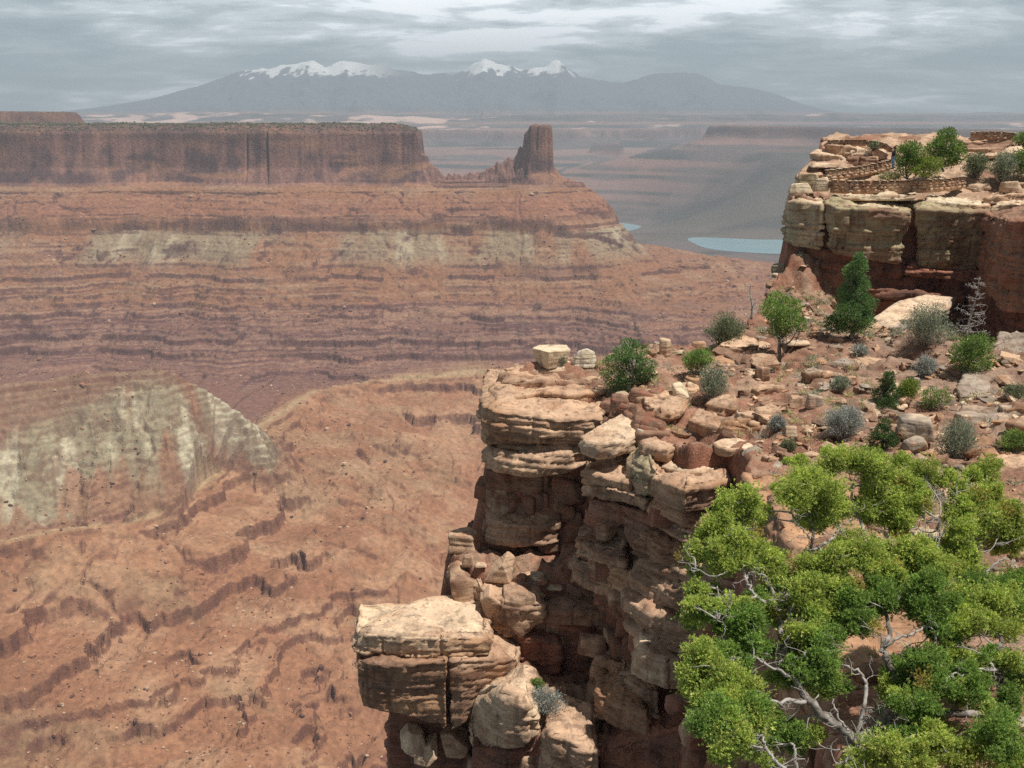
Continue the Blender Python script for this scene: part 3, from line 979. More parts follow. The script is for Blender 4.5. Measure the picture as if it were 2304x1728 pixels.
def prism(top, zbot, r=0.25, ds=0.09, corner=0.07, taper=0.0, rough=0.16, strata=0.16, seed=1, ledge=0.10, col=C_TAN, col2=C_ORANGE, rb=None):
    """rounded, bedded block of rock over a plan outline; top: (x,y,z) list, zbot: scalar or per corner"""
    top = np.asarray(top, float)
    zb = np.full(len(top), zbot, float) if np.isscalar(zbot) else np.asarray(zbot, float)
    # counter-clockwise
    A = 0.5 * np.sum(top[:, 0] * np.roll(top[:, 1], -1) - np.roll(top[:, 0], -1) * top[:, 1])
    if A < 0:
        top, zb = top[::-1], zb[::-1]
    R = closed_resample(np.c_[top, zb], ds, corner)
    M = len(R)
    arc = np.r_[0, np.cumsum(np.hypot(*np.diff(R[:, :2], axis=0).T))]
    r = r * 0.62
    tg = np.roll(R[:, :2], -1, 0) - np.roll(R[:, :2], 1, 0)
    tg /= np.linalg.norm(tg, axis=1, keepdims=True) + 1e-9
    nrm = np.c_[tg[:, 1], -tg[:, 0]]
    H = np.maximum(R[:, 2] - R[:, 3], 0.05)
    K = max(5, int(H.max() / ds))
    rb = r * 0.7 if rb is None else rb
    cen = R[:, :2].mean(0)
    rad = np.linalg.norm(R[:, :2] - cen, axis=1).mean()
    pl, *_ = np.linalg.lstsq(np.c_[R[:, :2] - cen, np.ones(M)], R[:, 2], rcond=None)
    rows, nv, kind, arcs = [], [], [], []
    t = np.linspace(0, 1, K + 1)
    for tt in t:
        z = R[:, 3] + H * tt
        up = np.clip(1 - (R[:, 2] - z) / max(r, 1e-3), 0, 1)
        dn = np.clip(1 - (z - R[:, 3]) / max(rb, 1e-3), 0, 1)
        off = r * (1 - np.sqrt(1 - 0.98 * up ** 2)) + rb * (1 - np.sqrt(1 - 0.98 * dn ** 2)) + taper * (1 - tt) * H
        off = np.minimum(off, rad * 0.85)
        rows.append(np.c_[R[:, :2] - nrm * off[:, None], z])
        nv.append(np.c_[nrm, np.zeros(M)])
        kind.append(np.zeros(M))
        arcs.append(arc)
    edge = rows[-1][:, :2]
    Nc = max(4, int(rad / (1.4 * ds)))
    for s in (np.linspace(0, 1, Nc + 1)[1:]) * 0.985:
        xy = edge + (cen - edge) * s
        zp = (np.c_[xy - cen, np.ones(M)] @ pl)
        z = lerp(R[:, 2], zp, sstep(0, 0.5, s * np.ones(M)))
        rows.append(np.c_[xy, z])
        nv.append(np.tile([0, 0, 1.0], (M, 1)))
        kind.append(np.full(M, min(1, s * 9)))
        arcs.append(arc)
    V = np.vstack(rows)
    N = np.vstack(nv)
    k = np.concatenate(kind)
    x, y, z = V.T
    so = seed * 7.31
    f = fbm3(x * 0.8 + so, y * 0.8, z * 0.9, 4, seed)
    f2 = fbm3(x * 3.1, y * 3.1 + so, z * 4.0, 3, seed + 5)
    S = np.concatenate(arcs)
    zz = z + 0.22 * vnoise2(x * 0.3, y * 0.3, 902) + 0.04 * (x * 0.3 + y * 0.2) + 0.05 * f2
    ib = np.searchsorted(BEDS, zz) - 1
    ib = np.clip(ib, 0, len(BEDS) - 2)
    gro = np.exp(-(np.minimum(zz - BEDS[ib], BEDS[ib + 1] - zz) / 0.045) ** 2)
    hb = _hash(ib.astype(np.int32), np.full(1, seed, np.int32), np.zeros(1, np.int32), 905)
    bed = 0.55 * vnoise2(zz / 0.16, x * 0.4 + y * 0.3, 901)
    rj = np.random.RandomState(seed + 600)
    joints = np.cumsum(rj.uniform(0.7, 2.6, 60))
    joints = joints[joints < arc[-1]]
    crack = np.zeros(len(S))
    for jj in joints:
        crack = np.maximum(crack, np.exp(-((S - jj + 0.25 * (z - z.mean()) * rj.uniform(-0.4, 0.4)) / 0.05) ** 2) * rj.uniform(0.1, 1))
    ang = lnoise(S / 1.15 + so, 0, seed + 50) * 0.8 + lnoise(S / 0.45 + so, ib, seed + 51) * 0.45 + lnoise(z / 0.8 + so, (S / 1.9).astype(np.int32), seed + 52) * 0.35
    dside = rough * (0.45 * f + 1.0 * ang) + 0.05 * f2 + strata * (0.9 * hb + 0.55 * lnoise(S / 0.8, ib, seed + 53) + 0.5 * bed) - (0.05 + 0.55 * strata) * gro - 0.16 * crack
    cap = fbm2(x * 0.55 + so, y * 0.55, 4, seed + 13) * 2.6 + 0.35 * f2
    stepn = np.floor(cap) + sstep(0.0, 0.16, cap - np.floor(cap))
    dcap = ledge * (stepn * 0.75 + 0.25 * cap) * k + 0.03 * f2
    V = V + N * (dside * (1 - k) + dcap * k)[:, None] + np.c_[np.zeros(len(V)), np.zeros(len(V)), (rough * 0.4 * f * (1 - k))]
    c1, c2 = np.array(col), np.array(col2)
    mixv = sstep(-0.5, 0.6, 0.7 * bed + 0.5 * f) * (1 - k) + k * sstep(0.35, 0.9, f * 0.8 + 0.2) * 0.4
    C = c1 + (c2 - c1) * mixv[:, None]
    rr = len(rows)
    i = np.arange(rr * M).reshape(rr, M)
    j = np.roll(i, -1, 1)
    Fc = np.stack([i[:-1], j[:-1], j[1:], i[1:]], -1).reshape(-1, 4)
    # close top and bottom
    n0 = len(V)
    V = np.vstack([V, [[*cen, V[-M:, 2].mean()]], [[*cen, R[:, 3].mean()]]])
    C = np.vstack([C, C[-M:].mean(0), c2])
    a = np.arange(M)
    b_ = np.roll(a, -1)
    capf = np.stack([i[-1], j[-1], np.full(M, n0), np.full(M, n0)], -1)
    capf = np.stack([i[-1], j[-1], np.full(M, n0)], -1)
    botf = np.stack([b_, a, np.full(M, n0 + 1)], -1)
    tri = np.vstack([np.c_[Fc[:, [0, 1, 2]]], np.c_[Fc[:, [0, 2, 3]]], capf, botf])
    return V, tri, C


class Bag:
    def __init__(self):
        self.V, self.F, self.C, self.n = [], [], [], 0

    def add(self, V, Fc, C):
        self.V.append(V); self.F.append(Fc + self.n); self.C.append(np.broadcast_to(C, (len(V), 3)))
        self.n += len(V)

    def build(self, name, mat, parent=None, smooth=True, origin=None):
        V = np.vstack(self.V)
        if origin is not None:
            V = V - np.asarray(origin)
        o = new_mesh(name, V, np.vstack(self.F), mat, parent, smooth, np.vstack(self.C))
        return o


ICO = {k: ico(k) for k in (2, 3, 4, 5)}


def unit_rows(v):
    return v / (np.linalg.norm(v, axis=-1, keepdims=True) + 1e-9)


def hull_planes(P):
    P = np.asarray(P, float)
    c = P.mean(0)
    bm = bmesh.new()
    for p in P - c:
        bm.verts.new(p)
    r = bmesh.ops.convex_hull(bm, input=bm.verts)
    n, d = [], []
    for f in bm.faces:
        f.normal_update()
        nn = np.array(f.normal[:])
        dd = float(np.dot(nn, np.array(f.verts[0].co[:])))
        if dd < 0:
            nn, dd = -nn, -dd
        if dd > 1e-4:
            n.append(nn); d.append(dd)
    bm.free()
    return c, np.array(n), np.array(d)


def poly_rock(P, p=18, sub=4, rough=0.06, strata=0.0, seed=1, col=C_TAN, col2=C_ORANGE, cuts=0):
    """boulder: the convex solid of the points P with worn edges"""
    c, n, d = hull_planes(P)
    bv, bf = ICO[sub]
    if cuts:                                   # fresh fracture faces knocked off the corners
        rc = np.random.RandomState(seed + 5000)
        cn = unit_rows(rc.normal(size=(cuts, 3)) * [1, 1, 0.6])
        cd = ((np.asarray(P, float) - c) @ cn.T).max(0) * rc.uniform(0.62, 0.88, cuts)
        n, d = np.vstack([n, cn]), np.r_[d, cd]
    q = np.clip(bv @ n.T / d, 0, None)
    mx = q.max(1, keepdims=True)
    r = 1 / (mx[:, 0] * (np.sum((q / mx) ** p, 1)) ** (1.0 / p))
    V = bv * r[:, None]
    size = np.abs(V).max()
    W = V + c
    f = fbm3(W[:, 0] * 1.6 / size + seed * 3.7, W[:, 1] * 1.6 / size, W[:, 2] * 2.0 / size, 4, seed)
    f2 = fbm3(W[:, 0] * 6 / size + seed, W[:, 1] * 6 / size, W[:, 2] * 8 / size, 3, seed + 3)
    bed = vnoise2(W[:, 2] / max(0.09 * size, 0.06) + seed, W[:, 0] * 0.2, seed + 40)
    dd = rough * size * (f + 0.3 * f2) + strata * size * bed
    V = V + bv * dd[:, None]
    C = np.array(col) + (np.array(col2) - np.array(col)) * sstep(-0.4, 0.8, f)[:, None]
    return V + c, bf, C


def random_block(w, dpt, h, rs, n=9):
    """points of an angular boulder standing on z=0"""
    P = []
    for sx in (-1, 1):
        for sy in (-1, 1):
            P.append([sx * w / 2 * rs.uniform(0.8, 1.05), sy * dpt / 2 * rs.uniform(0.75, 1.05), -0.12 * h])
            P.append([sx * w / 2 * rs.uniform(0.45, 0.98), sy * dpt / 2 * rs.uniform(0.45, 0.95), h * rs.uniform(0.62, 1.0)])
    for _ in range(max(0, n - 8)):
        P.append([w / 2 * rs.uniform(-0.9, 0.9), dpt / 2 * rs.uniform(-0.9, 0.9), h * rs.uniform(0.85, 1.04)])
    P.append([w / 2 * rs.uniform(-1.02, 1.02), dpt / 2 * rs.uniform(-1, 1), h * 0.4])
    return np.array(P)
# ------------------------------------------------------------------ the near rim: core of the cliff, benches, soil
def tps_fit(P):
    P = np.asarray(P, float)
    n = len(P)
    d = np.hypot(P[:, None, 0] - P[None, :, 0], P[:, None, 1] - P[None, :, 1])
    K = np.where(d > 0, d * d * np.log(d + 1e-9), 0) + np.eye(n) * 2.0
    A = np.zeros((n + 3, n + 3))
    A[:n, :n] = K
    A[:n, n:] = np.c_[np.ones(n), P[:, :2]]
    A[n:, :n] = A[:n, n:].T
    w = np.linalg.solve(A, np.r_[P[:, 2], 0, 0, 0])

    def f(x, y):
        x, y = np.asarray(x, float), np.asarray(y, float)
        z = w[n] + w[n + 1] * x + w[n + 2] * y
        for i in range(n):
            d2 = (x - P[i, 0]) ** 2 + (y - P[i, 1]) ** 2
            z = z + w[i] * 0.5 * d2 * np.log(d2 + 1e-9)
        return z
    return f


BENCH_PX = [(500, 375, 56.5), (540, 369, 57), (600, 365, 57.5), (640, 358, 59.5), (672, 353, 60.5), (702, 346, 61.5), (726, 336, 64), (748, 321, 67.5), (770, 309, 71),
            (792, 304, 73), (835, 309, 79), (850, 313, 79), (905, 317, 79), (960, 325, 77.5), (1000, 338, 72), (1060, 350, 66),
            (790, 288, 77), (815, 270, 79.5),
            (490, 404, 51.5), (560, 408, 51.5), (610, 402, 52), (650, 398, 51.5), (690, 385, 53.5), (740, 370, 57), (800, 345, 62), (860, 340, 63.5), (930, 348, 61), (1010, 355, 58.5),
            (690, 408, 49), (760, 405, 49.3), (830, 395, 51), (900, 400, 50), (980, 405, 47.5), (1060, 400, 46),
            (690, 436, 45), (740, 440, 43.8), (800, 440, 43), (870, 440, 42), (950, 440, 41), (1030, 450, 38.5),
            (760, 480, 37.8), (800, 500, 34), (860, 490, 33.5), (930, 500, 31.5), (1030, 520, 28),
            (840, 560, 26), (900, 600, 22), (1000, 600, 20.5), (1100, 620, 18.5), (850, 700, 16), (950, 768, 13.4), (1100, 800, 12), (800, 800, 12.3)]
BENCH = tps_fit([at(*p) for p in BENCH_PX])

_bp = [(500, 380, 56), (520, 372, 57.2), (600, 366, 57.8), (640, 358, 59.8), (672, 353, 60.8), (702, 345, 62), (726, 334, 64.5), (746, 320, 68), (764, 309, 71.5), (772, 290, 76), (800, 262, 81)]
BENCH_POLY = [at(*p)[:2] for p in _bp] + [(30, 84), (60, 84), (60, 6), (4.2, 6), (4.6, 10), (5.6, 15), (6.6, 20), (8.0, 26), (9.0, 32), (9.6, 36)] + \
             [at(*p)[:2] for p in [(735, 476, 43.5), (690, 470, 43.5), (655, 455, 46), (640, 440, 47), (628, 408, 51.5), (600, 405, 53), (560, 407, 53.0), (515, 404, 53.3), (492, 398, 54)]]
S1_POLY = [at(*p)[:2] for p in [(448, 572, 51.5), (470, 585, 49), (520, 596, 47.8), (590, 600, 47.6), (640, 596, 47.4)]] + [(8, 45), (14, 50), (8, 58), (-3, 56)]
S2_POLY = [at(*p)[:2] for p in [(500, 690, 44), (520, 720, 42), (560, 735, 41), (610, 735, 41.3), (660, 720, 40.5)]] + [(9, 36), (12, 44), (4, 50), (-1.5, 48)]
D_BACK = [(818, 200, 81.5), (845, 190, 83), (900, 190, 83.5), (960, 195, 82), (1000, 205, 78), (1100, 205, 76),
          (812, 178, 85.5), (835, 170, 86.5), (880, 172, 86), (920, 172, 86), (970, 172, 86), (1060, 172, 84),
          (850, 152, 92), (900, 155, 92), (960, 152, 93), (1020, 148, 94), (1100, 148, 94), (900, 138, 104), (1020, 136, 104), (830, 146, 100)]
DTOP = tps_fit([at(*p) for p in D_BACK])
D_POLY = [at(*p)[:2] for p in [(800, 200, 82), (825, 205, 80.4), (870, 208, 80.2), (920, 208, 80.5), (985, 212, 80), (1012, 216, 76), (1100, 216, 74)]] + [(62, 74), (62, 112), (34, 112), (29, 95), (24.5, 88)]


TER_N = make_terrace(-80, 3, 0.5, 1.7, 77, 0.30, 0.5)


def drop(sd, k=5.5):
    return np.clip(sd, 0, None) * k


def near_height(x, y, detail=True):
    w = fbm2(x / 3.2, y / 3.2, 4, 501)
    wb = fbm2(x / 9, y / 9, 3, 503)
    sb = sdf_poly(x, y, BENCH_POLY) + 0.5 * w
    hb = BENCH(x, y) - drop(sb)
    hs1 = -23.35 + 0.03 * (x - 2) - drop(sdf_poly(x, y, S1_POLY) + 0.45 * w)
    hs2 = -27.7 - drop(sdf_poly(x, y, S2_POLY) + 0.45 * w)
    hd = DTOP(x, y) - drop(sdf_poly(x, y, D_POLY) + 0.5 * w, 9)
    hd = np.minimum(hd, DTOP(x, y) - 0.75)
    h = np.maximum(np.maximum(hb, hd), np.maximum(hs1, hs2))
    wall = sstep(0.1, 0.5, sb) * (h < -12) + (h > -13) * sstep(0.0, 0.4, hd * 0 + (DTOP(x, y) - 1.0 - h))
    if detail:
        hz = h + 0.5 * w + 0.35 * fbm2(x / 1.1, y / 1.1, 3, 515)
        h = lerp(h, np.interp(hz, *TER_N), np.clip(wall, 0, 1) * (y > 18))
    top = (h <= hb + 1e-6) & (sb < 0)
    if detail:
        rough = 0.26 * fbm2(x / 1.7, y / 1.7, 4, 505) + 0.22 * wb
        stp = fbm2(x / 4.5, y / 4.5, 4, 507) * 3.2
        stp = (np.floor(stp) + sstep(0, 0.2, stp - np.floor(stp))) * 0.2
        far_ = sstep(24, 40, y)
        h = h + (rough * 0.8 + stp * (0.35 + 0.65 * far_)) + 0.05 * fbm2(x / 0.4, y / 0.4, 3, 509)
    return h


def near_ground(u, v, y0=8.0, y1=98.0):
    """first meeting of the view ray with the near ground"""
    a, ry, rz = ray(u, v)
    ys = np.arange(y0, y1, 0.05)
    xs, zs = ys * a / ry, ys * rz / ry
    hh = near_height(xs, ys)
    k = np.nonzero(hh >= zs)[0]
    if len(k) == 0:
        return None
    i = k[0]
    return float(xs[i]), float(ys[i]), float(hh[i])


def build_near_ground():
    xs = np.concatenate([np.arange(-7.0, 26, 0.11), np.arange(26, 52, 0.22)])
    ys = np.concatenate([np.arange(7, 60, 0.11), np.arange(60, 112, 0.17)])
    X, Y = np.meshgrid(xs, ys)
    h = np.maximum(near_height(X, Y), -62)
    gy, gx = np.gradient(h)
    sl = np.hypot(gx / np.gradient(xs)[None, :], gy / np.gradient(ys)[:, None])
    p = fbm2(X / 2.6, Y / 2.6, 4, 511)
    p2 = fbm2(X / 0.8, Y / 0.8, 4, 513)

    def mix(a, b, t):
        return a + (b - a) * t[..., None]
    soil = np.array([0.255, 0.132, 0.088])
    c = np.broadcast_to(soil, X.shape + (3,))
    c = mix(c, np.array([0.32, 0.20, 0.14]), sstep(-0.1, 0.6, p))
    c = mix(c, np.array([0.30, 0.21, 0.145]), sstep(0.0, 0.6, p2 + 0.3 * p) * 0.6)
    # right hand, greyer rubbly slope; overlook top is pale slickrock
    c = mix(c, np.array([0.26, 0.185, 0.14]), sstep(14, 26, X) * sstep(80, 70, Y) * 0.6)
    c = mix(c, np.array([0.46, 0.32, 0.22]), sstep(78, 81, Y) * sstep(-0.5, 0.4, p) * 0.8)
    c = mix(c, np.array(C_RED) * 0.85, sstep(1.0, 2.4, sl) * 0.9)
    keep = h > -61.9
    V = np.stack([X, Y, h], -1).reshape(-1, 3)
    Fc = grid_faces(*X.shape)
    kf = keep.reshape(-1)[Fc].any(1)
    Fc = Fc[kf]
    used = np.unique(Fc)
    remap = np.zeros(len(V), np.int32)
    remap[used] = np.arange(len(used))
    o = new_mesh('near_ground', V[used], remap[Fc], SOIL, col=c.reshape(-1, 3)[used])
    tag(o, 'red soil and rubble of the near rim and its benches', 'ground', kind='structure')


build_near_ground()

# ------------------------------------------------------------------ bedrock blocks of the cliff
def front_block(bag, front, vbot, depth, back_rise=0.0, back_shift=(0, 0), dz=0.0, **kw):
    """front: (u,v,y) along the upper front edge from left to right; vbot: picture row of the foot at each point"""
    f = [at(*p) for p in front]
    vb = [vbot] * len(front) if np.isscalar(vbot) else vbot
    zb = [at(p[0], b, p[2])[2] for p, b in zip(front, vb)]
    f = [(q[0], q[1], q[2] + dz) for q in f]
    l, r = np.array(f[0]), np.array(f[-1])
    bl = l + [l[0] * depth / l[1] + back_shift[0] + 0.3, depth, back_rise]
    br = r + [r[0] * depth / r[1] + back_shift[1] - 0.2, depth, back_rise]
    top = f + [tuple(br), tuple(bl)]
    zbs = zb + [zb[-1], zb[0]]
    bag.add(*prism(top, zbs, **kw))


def plate(bag, pts, thick, **kw):
    top = [at(*p) for p in pts]
    bag.add(*prism(top, [p[2] - thick for p in top], **kw))


nose = Bag()
FB = front_block
# upper slabs of the nose
FB(nose, [(481, 397, 53.6), (485, 404, 51.6), (500, 411, 50.4), (540, 413, 50.0), (575, 415, 50.2), (600, 414, 50.6), (613, 405, 52.6)], [444, 445, 446, 447, 448, 448, 446], 6.5, 0.1,
   r=0.75, rough=0.14, strata=0.17, seed=3, col=C_TAN, col2=C_ORANGE, ledge=0.10)
FB(nose, [(487, 392, 54.6), (500, 390, 53.6), (515, 396, 52.6), (535, 392, 53.2), (570, 393, 53), (604, 391, 53.6)], 408, 4.4, 0.0, r=0.25, rough=0.12, strata=0.10, seed=5, col=C_TAN, col2=C_ORANGE)
FB(nose, [(502, 380, 55.6), (512, 383, 55), (545, 381, 54.9), (572, 383, 54.8), (606, 379, 55.2)], 394, 3.2, 0.0, r=0.16, rough=0.10, strata=0.09, seed=6, col=C_TAN, col2=C_BROWN)
FB(nose, [(531, 371, 56.8), (560, 371, 56.6), (609, 370, 56.6)], 380, 2.6, 0.0, r=0.12, rough=0.08, strata=0.06, seed=7, col=C_PALE, col2=C_TAN)
FB(nose, [(497, 376, 56.6), (508, 378, 56.1), (526, 377, 56.2), (534, 374, 56.8)], 384, 1.6, 0.0, r=0.1, rough=0.10, strata=0.10, seed=8, col=C_TAN, col2=C_BROWN)
# lower bulging slab, shaded recess under it
FB(nose, [(486, 447, 52), (496, 450, 50.4), (515, 453, 49.8), (545, 454, 49.7), (575, 451, 50), (594, 446, 51)], [470, 474, 478, 478, 472, 462], 6, 0, r=0.55, rough=0.16, strata=0.11, seed=9, col=C_TAN, col2=C_TAN)
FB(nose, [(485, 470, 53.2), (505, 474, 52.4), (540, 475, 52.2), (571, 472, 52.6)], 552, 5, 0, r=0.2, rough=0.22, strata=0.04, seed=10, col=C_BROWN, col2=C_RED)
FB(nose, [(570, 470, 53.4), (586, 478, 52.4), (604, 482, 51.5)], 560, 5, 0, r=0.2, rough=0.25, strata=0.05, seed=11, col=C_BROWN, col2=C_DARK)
# ledges of the column under the right side of the nose
plate(nose, [(580, 471, 46.2), (598, 459, 47.6), (640, 452, 48.4), (652, 468, 45.4), (629, 481, 44.2), (600, 476, 45.2)], 0.75, r=0.22, rough=0.10, strata=0.10, seed=13, col=C_TAN, col2=C_ORANGE)
plate(nose, [(637, 440, 45.8), (656, 437, 46.2), (679, 446, 44.6), (668, 451, 44.0), (641, 448, 44.7)], 0.6, r=0.15, rough=0.08, strata=0.07, seed=14, col=C_TAN, col2=C_ORANGE)
FB(nose, [(627, 464, 45.0), (634, 468, 44.0), (646, 472, 43.3), (657, 470, 43.2)], 497, 3.8, 0.55, r=0.35, rough=0.13, strata=0.07, seed=15, col=C_OLIVE, col2=C_TAN)
FB(nose, [(650, 476, 43.0), (668, 483, 41.5), (685, 489, 40.6), (710, 484, 41.0), (730, 477, 41.8)], [498, 507, 515, 511, 502], 3.6, 0.25, r=0.28, rough=0.10, strata=0.10, seed=16, col=C_TAN, col2=C_ORANGE)
FB(nose, [(660, 466, 44.0), (680, 471, 43.0), (700, 472, 42.6), (722, 467, 43)], 484, 2.6, 0.1, r=0.18, rough=0.10, strata=0.10, seed=17, col=C_PALE, col2=C_TAN)
FB(nose, [(653, 499, 42.6), (684, 515, 41.2), (700, 515, 41.4), (716, 510, 42)], [512, 527, 528, 524], 3, 0, r=0.12, rough=0.12, strata=0.16, seed=18, col=C_TAN, col2=C_ORANGE)
FB(nose, [(711, 450, 44.2), (722, 455, 43.4), (738, 456, 43.2), (753, 451, 43.8)], [468, 473, 473, 468], 2.0, 0, r=0.15, rough=0.10, strata=0.08, seed=19, col=C_TAN, col2=C_ORANGE, taper=0.12)
FB(nose, [(750, 447, 43.6), (763, 462, 42), (783, 479, 40.4), (806, 489, 39.4), (830, 486, 39.4)], [466, 488, 506, 512, 506], 4, 0.3, r=0.3, rough=0.14, strata=0.17, seed=20, col=C_TAN, col2=C_ORANGE)
FB(nose, [(735, 488, 41), (752, 503, 39.4), (775, 516, 38.2), (800, 520, 37.6)], [520, 545, 560, 560], 4, 0.2, r=0.25, rough=0.16, strata=0.18, seed=21, col=C_TAN, col2=C_BROWN)
FB(nose, [(580, 484, 46.2), (605, 489, 44.6), (632, 496, 43.6), (650, 500, 43.0)], [496, 502, 507, 512], 3.6, 0, r=0.14, rough=0.12, strata=0.13, seed=22, col=C_TAN, col2=C_BROWN)
FB(nose, [(588, 500, 46.0), (620, 506, 44.5), (655, 517, 43.0)], 526, 4, 0, r=0.2, rough=0.2, strata=0.10, seed=23, col=C_BROWN, col2=C_RED)
FB(nose, [(600, 525, 46.4), (640, 530, 44.6), (690, 530, 42.6), (720, 525, 41.6)], 640, 5, 0, r=0.3, rough=0.3, strata=0.12, seed=24, col=C_BROWN, col2=C_RED)
# curved lip with a red hollow beneath
plate(nose, [(633, 395, 51.2), (646, 404, 49.4), (659, 413, 47.8), (672, 414, 47.6), (682, 408, 48.6), (690, 398, 50.5), (660, 389, 52.5), (640, 389, 52.6)], 0.42, r=0.14, rough=0.08, strata=0.08, seed=25, col=C_TAN, col2=C_ORANGE)
FB(nose, [(638, 401, 51.6), (650, 411, 49.9), (662, 418, 48.6), (674, 418, 48.4), (684, 412, 48.8)], [425, 430, 433, 433, 428], 3, 0, r=0.1, rough=0.2, strata=0.06, seed=26, col=C_RED, col2=C_RED)
# right side ledges that run down behind the juniper
for k, (fr, vb) in enumerate([
        ([(622, 597, 43.6), (645, 611, 42.4), (675, 624, 41.2), (708, 636, 40.2)], [612, 626, 640, 652]),
        ([(630, 612, 43.6), (652, 626, 42.2), (690, 642, 40.6), (715, 650, 40)], [630, 645, 656, 664]),
        ([(640, 560, 44.2), (665, 570, 43), (700, 575, 41.6)], [592, 602, 606]),
        ([(632, 576, 44.0), (652, 584, 43.2), (690, 592, 41.6)], [602, 612, 622])]):
    FB(nose, [(a_, b_, c_ - 1.5) for a_, b_, c_ in fr], vb, 3.8, 0.1, r=0.12, rough=0.15, strata=0.2, seed=30 + k, col=C_TAN, col2=C_BROWN)
FB(nose, [(631, 652, 40.0), (645, 656, 39.0), (666, 664, 38.4), (686, 668, 38.6)], [676, 682, 690, 690], 3.0, 0.2, r=0.32, rough=0.12, strata=0.06, seed=35, col=C_PALE, col2=C_TAN)
FB(nose, [(626, 650, 43.2), (650, 668, 42), (690, 690, 40.8), (720, 700, 40)], 800, 5, 0, r=0.3, rough=0.3, strata=0.1, seed=36, col=C_RED, col2=C_DARK)
for k, (u0, u1, v0, y0) in enumerate([(700, 742, 560, 40.5), (700, 750, 640, 37), (690, 760, 720, 34)]):
    FB(nose, [(u0, v0, y0 + 1), ((u0 + u1) / 2, v0 + 10, y0), (u1, v0 + 14, y0 - 1.5)], v0 + 90, 5, 0.4, r=0.3, rough=0.3, strata=0.14, seed=37 + k, col=C_BROWN, col2=C_RED)
for k, (fr, vb) in enumerate([
        ([(582, 540, 46.0), (600, 548, 44.8), (626, 552, 44.0)], [556, 566, 570]),
        ([(612, 566, 44.4), (636, 576, 43.0), (662, 586, 42.0)], [582, 594, 604]),
        ([(575, 560, 47.0), (596, 570, 45.8), (616, 578, 45.0)], [582, 592, 598]),
        ([(636, 536, 43.2), (664, 548, 41.8), (694, 552, 41.0)], [552, 566, 572]),
        ([(660, 520, 42.6), (690, 532, 41.0), (716, 534, 40.4)], [532, 546, 550]),
        ([(598, 690, 41.8), (620, 700, 40.6), (648, 712, 39.6)], [716, 728, 740]),
        ([(618, 676, 42), (640, 688, 40.6), (660, 694, 40)], [700, 712, 720])]):
    FB(nose, fr, vb, 3.0, 0.15, r=0.1, rough=0.2, strata=0.2, seed=340 + k, col=[C_TAN, C_ORANGE][k % 2], col2=C_BROWN)
# the middle shelf with its shaded wall
FB(nose, [(486, 519, 51.8), (498, 523, 51.2), (515, 525, 50.8), (540, 526, 50.8), (558, 521, 51.4)], [543, 546, 548, 546, 542], 2.6, 0.3, r=0.2, rough=0.14, strata=0.07, seed=41, col=C_TAN, col2=C_BROWN)
FB(nose, [(478, 588, 47.8), (490, 596, 46.8), (505, 600, 46.5), (522, 603, 46.3), (545, 604, 46.4)], [618, 630, 640, 634, 622], 4, 0.15, r=0.3, rough=0.2, strata=0.05, seed=42, col=C_TAN, col2=C_BROWN)
FB(nose, [(541, 602, 47.0), (560, 608, 46.4), (590, 611, 46.2), (618, 611, 46.2), (640, 602, 46.6)], [624, 626, 628, 626, 620], 4, 0.1, r=0.25, rough=0.16, strata=0.06, seed=43, col=C_BROWN, col2=C_BROWN)
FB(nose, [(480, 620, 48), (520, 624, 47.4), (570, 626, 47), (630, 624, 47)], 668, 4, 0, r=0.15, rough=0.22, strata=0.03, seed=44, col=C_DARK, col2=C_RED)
FB(nose, [(446, 569, 51), (455, 574, 49.8), (470, 580, 48.8), (483, 586, 48.2)], [590, 600, 606, 606], 3, 0.1, r=0.3, rough=0.14, strata=0.05, seed=45, col=C_TAN, col2=C_TAN)
# left buttress
plate(nose, [(358, 629, 44.8), (374, 618, 46.0), (400, 604, 47.6), (424, 596, 48.6), (456, 594, 49), (492, 602, 48.4), (492, 636, 44.8), (442, 635, 44.2), (402, 635, 44.1), (380, 632, 44.4)], 0.5,
      r=0.42, rough=0.12, strata=0.05, seed=51, col=C_PALE, col2=C_TAN, ledge=0.06)
FB(nose, [(354, 640, 44.6), (362, 635, 44.3), (400, 638, 43.9), (445, 639, 43.8), (492, 640, 44.4)], [652, 656, 659, 659, 656], 4, 0, r=0.22, rough=0.10, strata=0.12, seed=52, col=C_PALE, col2=C_ORANGE)
FB(nose, [(358, 660, 44.3), (378, 662, 43.8), (404, 662, 43.5), (447, 660, 43.4)], [708, 712, 718, 731], 5, 0, r=0.12, rough=0.14, strata=0.05, corner=0.06, seed=53, col=C_BROWN, col2=C_ORANGE, taper=0.05)
FB(nose, [(449, 660, 43.7), (462, 660, 43.6), (482, 659, 44.2), (520, 660, 45)], [731, 726, 712, 700], 5, 0, r=0.15, rough=0.16, strata=0.05, corner=0.06, seed=54, col=C_TAN, col2=C_BROWN)
FB(nose, [(388, 712, 45.6), (420, 720, 45.2), (470, 728, 45.2)], 830, 5, 0, r=0.2, rough=0.25, strata=0.05, seed=55, col=C_DARK, col2=C_RED)
FB(nose, [(480, 630, 47.6), (510, 634, 46.8), (560, 640, 46.4)], 700, 4, 0, r=0.2, rough=0.25, strata=0.04, seed=56, col=C_RED, col2=C_DARK)
